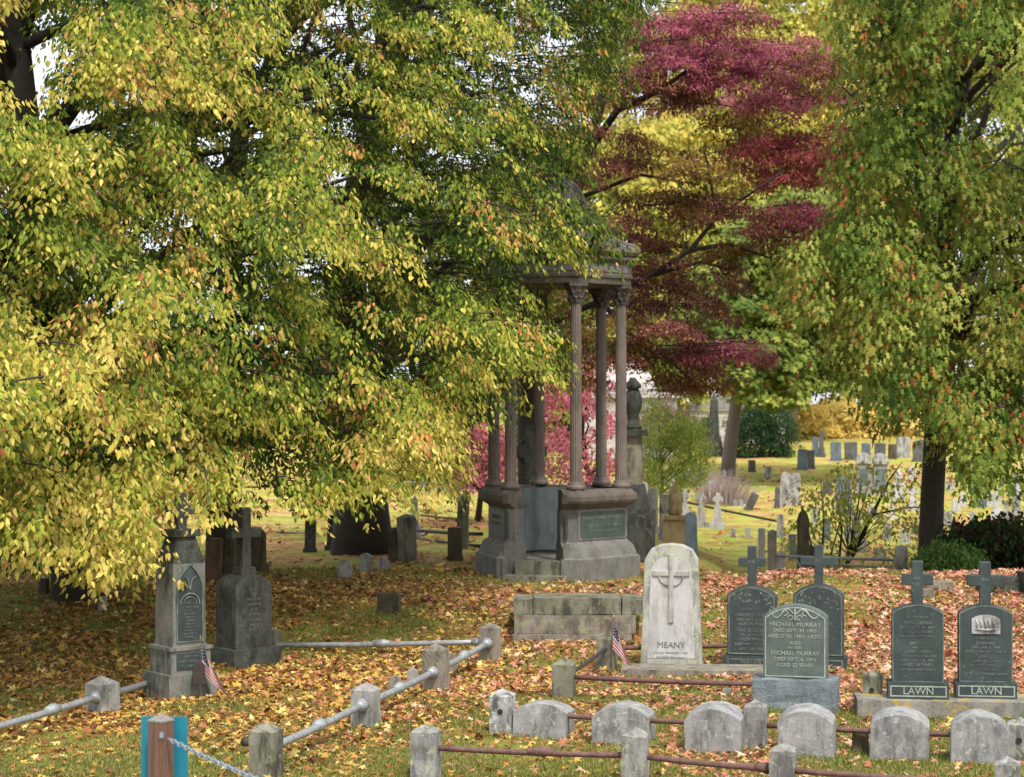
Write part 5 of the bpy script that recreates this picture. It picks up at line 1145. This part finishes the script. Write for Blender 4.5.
# ------------------------------------------------------------------ back stones (table driven)
def stone_at(kind, u, vt, vb, wpx, mat, label, rz=-15, Y=None, tilt=0, cat='headstone', group=None, d=None, capm=None, name=None):
    if Y is None: g = G(u, vb)
    else:
        x = (u - 512) / F * Y; g = Vector((x, Y, TZ(x, Y)))
    s = F / g.y; h_ = P(u, vt, g.y).z - g.z; w_ = wpx / s; d = d or min(.22, w_ * .45)
    args = dict(rz=R(rz), cat=cat, group=group, ry=R(tilt))
    nm = name or {'obelisk': 'obelisk', 'pedestal': 'pedestal_monument', 'cross': 'cross_monument', 'post': 'stone_post', 'column': 'column_monument'}.get(kind, 'headstone')
    r = empty(nm, g, R(rz), label, cat, group, ry=R(tilt))
    if kind in ('round', 'flat', 'gothic', 'shoulder', 'wide'):
        hb = .12 * h_ if kind != 'wide' else .16 * h_; bw = w_ * 1.0; w2 = w_ * .88
        MB().box((0, 0, hb / 2 - .05), (bw, d * 1.7, hb + .1), .012).build('base', capm or mat, r)
        H2 = h_ - hb
        if kind == 'round': pts = arch(w2, H2, w2 * .42)
        elif kind == 'flat' or kind == 'wide': pts = seg(w2, H2, w2 * .04)
        elif kind == 'shoulder': pts = arch(w2, H2, w2 * .28, sh=w2 * .14)
        else: pts = [(-w2 / 2, 0), (w2 / 2, 0), (w2 / 2, H2 * .8), (w2 * .36, H2 * .9), (0, H2), (-w2 * .36, H2 * .9), (-w2 / 2, H2 * .8)]
        MB().prism([(x, z + hb) for x, z in pts], -d / 2, d / 2, .012).build('slab', mat, r)
    elif kind == 'obelisk':
        MB().box((0, 0, h_ * .06 - .05), (w_, w_, h_ * .12 + .1), .02).build('base', mat, r); MB().box((0, 0, h_ * .12 + h_ * .10), (w_ * .78, w_ * .78, h_ * .2), .02, taper=.8).build('die', mat, r)
        m = MB(); m.box((0, 0, h_ * .32 + h_ * .29), (w_ * .5, w_ * .5, h_ * .58), .01, taper=.68); m.build('shaft', mat, r)
        MB().lathe([(w_ * .5 * .68 * .707, 0), (.005, h_ * .10)], 4, (0, 0, h_ * .90), rot=R(45)).build('point', mat, r)
    elif kind == 'pedestal':
        MB().box((0, 0, h_ * .05 - .05), (w_, w_, h_ * .1 + .1), .02).build('base', mat, r); MB().box((0, 0, h_ * .28), (w_ * .8, w_ * .8, h_ * .36), .02).build('die', mat, r); MB().box((0, 0, h_ * .49), (w_ * .92, w_ * .92, h_ * .06), .02).build('cornice', mat, r)
        MB().lathe([(w_ * .2, 0), (w_ * .30, h_ * .05), (w_ * .26, h_ * .12), (w_ * .3, h_ * .26), (w_ * .22, h_ * .36), (w_ * .12, h_ * .42), (w_ * .02, h_ * .48)], 12, (0, 0, h_ * .52)).build('finial', capm or mat, r, smooth=True)
    elif kind == 'cross':
        MB().box((0, 0, h_ * .07 - .05), (w_, w_ * .7, h_ * .14 + .1), .02).build('base', mat, r); MB().box((0, 0, h_ * .36), (w_ * .62, w_ * .5, h_ * .46), .02, taper=.62).build('shaft', mat, r)
        latin_cross(r, h_ * .58, w_ * .7, h_ * .42, w_ * .24, w_ * .22, mat, 'cross', .55)
        m = MB(); zc = h_ * (.58 + .42 * .55); m.tube([Vector((w_ * .26 * math.cos(a), 0, zc + w_ * .26 * math.sin(a))) for a in [2 * math.pi * i / 16 for i in range(17)]], w_ * .05, 5); m.build('ring', mat, r)
    elif kind == 'post':
        m = MB(); m.box((0, 0, h_ / 2 - .05), (w_, w_, h_ + .1), .015); m.rough(3, .01, 8); m.build('shaft', mat, r)
        MB().lathe([(w_ * .74, 0), (w_ * .6, w_ * .12), (.01, w_ * .3)], 4, (0, 0, h_ - .005), rot=R(45)).build('cap', mat, r)
    elif kind == 'column':
        MB().box((0, 0, h_ * .06 - .05), (w_, w_, h_ * .12 + .1), .02).build('base', mat, r); MB().lathe([(w_ * .36, 0), (w_ * .33, h_ * .1), (w_ * .30, h_ * .8), (w_ * .2, h_ * .88)], 16, (0, 0, h_ * .12)).build('shaft', mat, r, smooth=True)
    elif kind == 'twin':
        MB().box((0, 0, h_ * .08 - .05), (w_, .7, h_ * .16 + .1), .02).build('base', mat, r)
        for sg in (-1, 1):
            MB().box((sg * w_ * .25, 0, h_ * .45), (w_ * .40, .5, h_ * .58), .02).build('block', mat, r)
            MB().prism([(x + sg * w_ * .25, z + h_ * .74) for x, z in arch(w_ * .46, h_ * .26, h_ * .2)], -.3, .3, .01).build('arched_top', 'marble_old', r)
            MB().box((sg * w_ * .25, -.252, h_ * .42), (w_ * .26, .02, h_ * .42), .005).build('panel', 'slate_blue', r)
        MB().box((0, 0, h_ * .4), (w_ * .14, .4, h_ * .5), .01).build('pilaster', mat, r)
    return r
GB = 'old headstones behind the pipe fence at left'
T_ = [
 # back left
 ('flat', 214, 538, 583, 17, 'brownstone', 'reddish-brown flat slab just left of the dark cross monument', -20), ('round', 230, 538, 582, 13, 'olive_stone', 'narrow olive slab touching the reddish-brown slab, behind dark cross', -20),
 ('shoulder', 258, 528, 571, 18, 'olive_stone', 'leaning brown-green slab right of the dark cross monument', -25), ('pedestal', 232, 502, 562, 26, 'dark_old', 'dark pedestal with pale side partly hidden in foliage behind the cross', -20),
 ('flat', 455, 527, 560, 16, 'olive_stone', 'dark stubby slab at the fence left of the rotunda', -10), ('post', 408, 518, 562, 16, 'granite_moss', 'tall square fence pier with carved chevron beside the thick trunk', -8), ('round', 395, 527, 562, 14, 'olive_stone', 'narrow mossy slab touching the chevron pier', -8),
 ('flat', 310, 518, 552, 12, 'dark_old', 'narrow dark slab under foliage left of the thick trunk', -8), ('post', 462, 496, 548, 11, 'granite_moss', 'tall mossy post close behind the rotunda left corner', -8), ('obelisk', 415, 495, 538, 14, 'marble_old', 'slim pale shaft behind the chevron pier', -8),
 ('flat', 335, 515, 550, 18, 'dark_old', 'broad dark slab left of the thick trunk, beside the narrow one', -8),
 # behind the meany stone, mid
 ('pedestal', 674, 484, 549, 27, 'tan', 'tan sandstone pedestal with pointed finial behind the white marble stone', -10), ('flat', 663, 494, 540, 9, 'marble_old', 'slim white slab left of the tan pedestal', -10), ('round', 692, 512, 556, 13, 'slate_blue', 'blue-grey round-topped slab right of the tan pedestal', -10),
 ('flat', 653, 488, 532, 11, 'marble_old', 'pale slab at the foot of the feathery bush', -10),
 ('cross', 686, 489, 525, 13, 'marble_old', 'leftmost of three small white ringed crosses', -10), ('cross', 701, 491, 527, 14, 'marble_old', 'middle of three small white ringed crosses', -10), ('cross', 717, 493, 528, 15, 'marble', 'rightmost and cleanest of three small white ringed crosses', -10),
 ('round', 733, 528, 537, 6, 'marble_old', 'tiny pale footstone right of the white crosses', -10), ('round', 748, 527, 537, 6, 'marble', 'second tiny pale footstone right of the white crosses', -10),
 ('round', 785, 472, 506, 11, 'marble_old', 'left of two tall rounded marble slabs mid lawn', -10), ('round', 795, 473, 505, 11, 'marble_old', 'right of two tall rounded marble slabs mid lawn', -10), ('gothic', 777, 486, 508, 6, 'dark_grey', 'dark narrow slab left of the two rounded marble slabs', -10),
 ('flat', 802, 449, 470, 11, 'slate_blue', 'blue-grey block on the far lawn left of the stone row', -10), ('flat', 811, 450, 469, 8, 'dark_grey', 'darker block touching the blue-grey block', -10),
 ('flat', 815, 437, 456, 7, 'slate_blue', 'narrow blue stone beside far small obelisk', -10), ('obelisk', 821, 429, 457, 9, 'dark_grey', 'small grey obelisk by the golden trees', -10), 
 ('flat', 836, 442, 461, 12, 'slate_blue', 'dark blue slab at the left end of the far stone row', -5), ('flat', 851, 442, 460, 14, 'dark_grey', 'grey slab second in the far stone row', -5), ('flat', 866, 443, 459, 10, 'slate_blue', 'bluish slab third in the far stone row', -5), ('flat', 880, 443, 459, 12, 'dark_grey', 'grey slab fourth in the far stone row', -5), ('flat', 892, 444, 459, 9, 'olive_stone', 'brown slab fifth in the far stone row', -5),
 ('flat', 903, 437, 458, 15, 'marble_old', 'tall white slab in the far stone row', -5), ('gothic', 921, 439, 462, 18, 'dark_grey', 'grey gabled slab right of the tall white slab', -5),
 ('twin', 871, 453, 494, 33, 'granite', 'grey double-arched monument behind the sapling', -5),
 ('flat', 843, 478, 502, 17, 'slate_blue', 'blue rectangular slab behind the sapling', -5), ('wide', 827, 482, 494, 10, 'dark_grey', 'small dark stone left of the blue rectangular slab', -5),
 ('round', 839, 502, 514, 8, 'slate_blue', 'small rounded blue footstone left of its pair', -5), ('round', 850, 502, 514, 8, 'slate_blue', 'small rounded blue footstone right of its pair', -5),
 ('pedestal', 898, 469, 499, 12, 'marble', 'white figure-like stone among sapling twigs', -5), ('cross', 913, 487, 510, 16, 'marble', 'white monument just left of the maple trunk', -5),
 ('round', 956, 499, 512, 9, 'marble', 'small white rounded stone right of the maple trunk', -5), ('round', 963, 493, 506, 8, 'marble', 'small white stone behind the one right of the trunk', -5), ('wide', 947, 512, 526, 11, 'marble_old', 'low grey stone against the maple trunk', -5), ('cross', 972, 511, 526, 9, 'marble_old', 'small pale stone above the dark shrub', -5),
 ('obelisk', 997, 486, 520, 16, 'marble', 'white obelisk on a block right of the maple trunk', -5), ('gothic', 990, 492, 506, 9, 'marble', 'white slab adjoining the white obelisk', -5), ('column', 1016, 474, 516, 13, 'marble_old', 'tall pale pillar at the right edge', -5), ('wide', 980, 500, 507, 14, 'slate_blue', 'low blue-grey stone left of the white obelisk', -5),
 ('round', 905, 528, 543, 10, 'marble', 'white rounded stone behind the pipe gate', -5), ('wide', 917, 525, 534, 12, 'slate_blue', 'low blue stone left of the maple trunk', -5),
 ('round', 780, 514, 538, 8, 'marble_old', 'slim pale slab below the rounded marble pair', -5), ('flat', 761, 528, 562, 8, 'marble', 'bright slim slab behind the green cross stone', -5),
 ('round', 873, 505, 518, 11, 'marble_old', 'pale rounded stone right of the blue footstones', -5), ('wide', 862, 540, 552, 12, 'marble_old', 'low white stone behind the sapling stems', -5), ('round', 887, 522, 540, 8, 'marble_old', 'slim pale stone behind sapling, left of the tall granite pier', -5), ('flat', 793, 534, 560, 9, 'slate_blue', 'pale blue slab left of the dark pointed stone', -5),
 ('round', 645, 482, 520, 9, 'marble', 'white rounded slab against the right side of the urn monument', -5), ('flat', 672, 474, 500, 8, 'marble_old', 'pale slab seen through the feathery bush', -5),
 ('round', 700, 466, 480, 9, 'marble_old', 'pale rounded stone behind the bare bush left side', -5), ('wide', 688, 470, 481, 13, 'marble', 'bright low stone behind the feathery bush', -5), ('cross', 724, 470, 484, 9, 'marble_old', 'small pale cross just left of the oak trunk', -5),
 ('flat', 752, 460, 472, 8, 'dark_grey', 'small grey slab right of the oak trunk', -5), ('round', 768, 466, 478, 8, 'marble_old', 'pale rounded stone alone right of the oak trunk', -5),
 ('flat', 856, 512, 534, 10, 'marble_old', 'pale slab among the sapling stems', -5), ('gothic', 826, 518, 540, 9, 'slate_blue', 'blue pointed slab left of the sapling stems', -5), ('round', 815, 506, 524, 8, 'marble', 'white rounded slab above the dark pointed slab', -5),
 ('cross', 892, 500, 519, 10, 'marble', 'small white cross between sapling twigs and trunk', -5), ('flat', 925, 478, 494, 9, 'marble_old', 'pale slab touching the left edge of the maple trunk', -5), ('round', 912, 466, 480, 8, 'marble', 'small white rounded stone left of the maple trunk high on the lawn', -5),
 ('flat', 950, 480, 490, 9, 'marble_old', 'pale slab high on the lawn right of the maple trunk', -5), ('round', 975, 484, 496, 8, 'marble', 'white rounded stone high on the lawn below the hanging leaves', -5), ('cross', 1006, 500, 520, 9, 'marble_old', 'pale little cross between white obelisk and tall pillar', -5),
 ('flat', 1005, 472, 484, 8, 'slate_blue', 'blue-grey slab high on the lawn by the tall pillar', -5), ('round', 848, 524, 538, 8, 'marble', 'white rounded stone low between sapling stems', -5), ('wide', 880, 548, 558, 14, 'marble_old', 'broad pale stone just above the gate rail', -5),
 ('gothic', 712, 480, 490, 9, 'marble', 'small white stone behind the bare bush', -5), ('wide', 738, 500, 506, 14, 'marble_old', 'flat pale stone at the edge of the bare bush', -5),
]
for t in T_:
    kind, u, vt, vb, wp, mt, lab, rz = t
    stone_at(kind, u, vt, vb, wp, mt, lab, rz + random.uniform(-6, 6), tilt=random.uniform(-2.5, 2.5), cat='obelisk' if kind == 'obelisk' else ('fence pier' if kind == 'post' else 'headstone'))
stone_at('flat', 748, 492, 510, 9, 'dark_grey', 'grey slab tilting sharply to the right on the lawn', -10, tilt=24)
stone_at('obelisk', 714, 394, 456, 22, 'dark_old', 'dark obelisk on a tall base before the pale mausoleum', -5, cat='obelisk')
# stones whose feet are behind the crest
for (kind, u, vt, w_, mt, lab, Y, cat) in [('gothic', 803, 508, 14, 'olive_stone', 'tall dark pointed slab left of the sapling', 36.5, 'headstone'), ('post', 772, 532, 9, 'granite_brown', 'slim round-shouldered brown post left of the dark pointed slab', 35.5, 'post'), ('cross', 781, 551, 16, 'marble', 'white stone behind the top rail of the pipe gate', 37.5, 'headstone'),
                                           ('post', 901, 548, 12, 'granite', 'tall granite gate post at the right end of the pipe gate', 34.5, 'post'), ('flat', 916, 558, 12, 'granite_moss', 'rough stub between the gate post and the maple trunk', 36.0, 'post'), ('round', 870, 556, 14, 'marble_old', 'white stone glimpsed below the gate rails', 42, 'headstone'), ('gothic', 811, 544, 10, 'dark_grey', 'dark slim stone beside the dark pointed slab', 37, 'headstone')]:
    stone_at(kind, u, vt, 0, w_, mt, lab, -8, Y=Y, cat=cat)
# flat stones on the bank
rubble(939, 589, 26, 8, 'low brown flat stone left below the dark shrub', 'granite_brown', 'stone', 'flat_stone', .7, amp=.04); rubble(921, 596, 22, 7, 'low flat stone nearest the left twin cross', 'granite_moss', 'stone', 'flat_stone', .7, amp=.04); rubble(968, 584, 24, 10, 'flat stone at the foot of the dark shrub', 'granite_brown', 'stone', 'flat_stone', .7, amp=.04)
for (u, vb, w_, h_, lab) in [(1000, 590, 42, 14, 'long dark rock at the base of the wall by the right edge'), (1018, 578, 26, 16, 'upper dark rock in the low wall at the right edge'), (985, 576, 24, 12, 'left dark rock of the low wall under the shrub'), (1040, 592, 40, 20, 'rock at the outer end of the low dark wall')]:
    rubble(u, vb, w_, h_, lab, 'dark_old', 'rock', 'wall_rock', .8, amp=.06)
# gate of thin pipes on the right, behind the crest
def gate():
    Y = 35.6; pz = lambda u, v: P(u, v, Y); a = pz(776, 556); r = empty('pipe_gate', (a.x, Y, TZ(a.x, Y)), 0, 'pale thin pipe gate with crossed braces in front of the sapling', 'gate'); b = Vector((a.x, Y, TZ(a.x, Y)))
    def t(p, q, rr, nm): MB().tube([P(*p, Y) - b, P(*q, Y) - b], rr, 8).build(nm, 'pipe', r, smooth=True)
    t((776, 556), (894, 560), .025, 'top_rail'); t((832, 564), (890, 568), .02, 'middle_rail'); t((776, 586), (894, 590), .02, 'bottom_rail')
    t((795, 557), (812, 588), .014, 'brace'); t((794, 587), (778, 558), .014, 'brace'); t((884, 568), (862, 590), .014, 'brace'); t((858, 566), (884, 590), .014, 'brace'); t((832, 558), (832, 590), .016, 'upright'); t((893, 560), (893, 590), .016, 'upright'); t((777, 556), (777, 586), .016, 'upright')
gate()
rail(P(668, 498, 52), P(776, 521, 47), .03, 'dark_pipe', 'thin dark pipe slanting across the middle lawn', (), (False, False), name='lawn_rail')
def backfence():
    Y = 41.5
    rail(P(258, 532, 42.5), P(400, 538, 40), .035, 'dark_pipe', 'dark iron pipe in front of the thick trunk', (), (False, False))
    rail(P(262, 535, 42), P(318, 548, 40.0), .03, 'dark_pipe', 'short lower dark pipe slanting left of the thick trunk', (), (False, False))
    rail(P(412, 530, 40), P(482, 534, 38), .035, 'dark_pipe', 'upper dark iron pipe between chevron pier and rotunda', (), (False, False))
    rail(P(412, 538, 40), P(482, 546, 38), .03, 'dark_pipe', 'lower dark iron pipe between chevron pier and rotunda', (), (False, False))
    rail(P(240, 512, 50), P(268, 514, 50), .04, 'dark_pipe', 'short dark pipe behind foliage near the hidden pedestal', (), (False, False))
    rail(P(420, 515, 46), P(462, 519, 45), .025, 'rust', 'thin brown rail further back, left of the rotunda', (), (False, False))
backfence()
# ------------------------------------------------------------------ buildings
def mausoleum():
    Y = 78.; x = P(630, 440, Y).x; z0 = TZ(x, Y); s = F / Y; r = empty('mausoleum', (x, Y, z0), 0, 'pale ashlar mausoleum with rounded dome behind the rotunda columns', 'mausoleum')
    w_ = 92 / s; MB().box((0, 1.5, 1.1), (w_, 4, 2.6), .02).build('wall', 'ashlar', r)
    MB().box((0, 1.5, 2.5), (w_ + .3, 4.3, .22), .02).build('cornice', 'ashlar', r)
    m = MB(); m.lathe([(1.3, 0), (1.28, .3), (1.1, .75), (.7, 1.1), (.2, 1.25)], 24, (-.2, 1.6, 2.6)); m.build('dome', 'ashlar', r, smooth=True)
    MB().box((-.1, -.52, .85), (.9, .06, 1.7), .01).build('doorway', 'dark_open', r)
    Y = 92.; x = P(735, 440, Y).x; z0 = TZ(x, Y); s = F / Y; r = empty('mausoleum', (x, Y, z0), 0, 'long low pale mausoleum behind the dark obelisk and oak trunk', 'mausoleum')
    w_ = 100 / s; h_ = P(735, 411, Y).z - z0; MB().box((0, 1.5, h_ / 2), (w_, 3.6, h_), .02).build('wall', 'ashlar', r)
    MB().prism([(-w_ / 2 - .2, h_), (w_ / 2 + .2, h_), (0, h_ + .9)], -.4, 3.4, .01).build('roof', 'ashlar_grey', r)
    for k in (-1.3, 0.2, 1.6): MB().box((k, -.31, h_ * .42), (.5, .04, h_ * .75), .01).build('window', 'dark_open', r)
    Y = 60.; x = P(452, 500, Y).x; z0 = TZ(x, Y); s = F / Y; r = empty('stone_wall', (x, Y, z0), R(4), 'low grey ashlar wall behind the fence left of the rotunda', 'wall'); h_ = P(452, 482, Y).z - z0
    MB().box((0, .2, h_ / 2 - .1), (100 / s, .4, h_ + .2), .02).build('wall', 'ashlar_grey', r); MB().box((0, .2, h_ + .03), (102 / s, .5, .1), .02).build('coping', 'ashlar_grey', r)
mausoleum()
print('objects', len(bpy.data.objects))
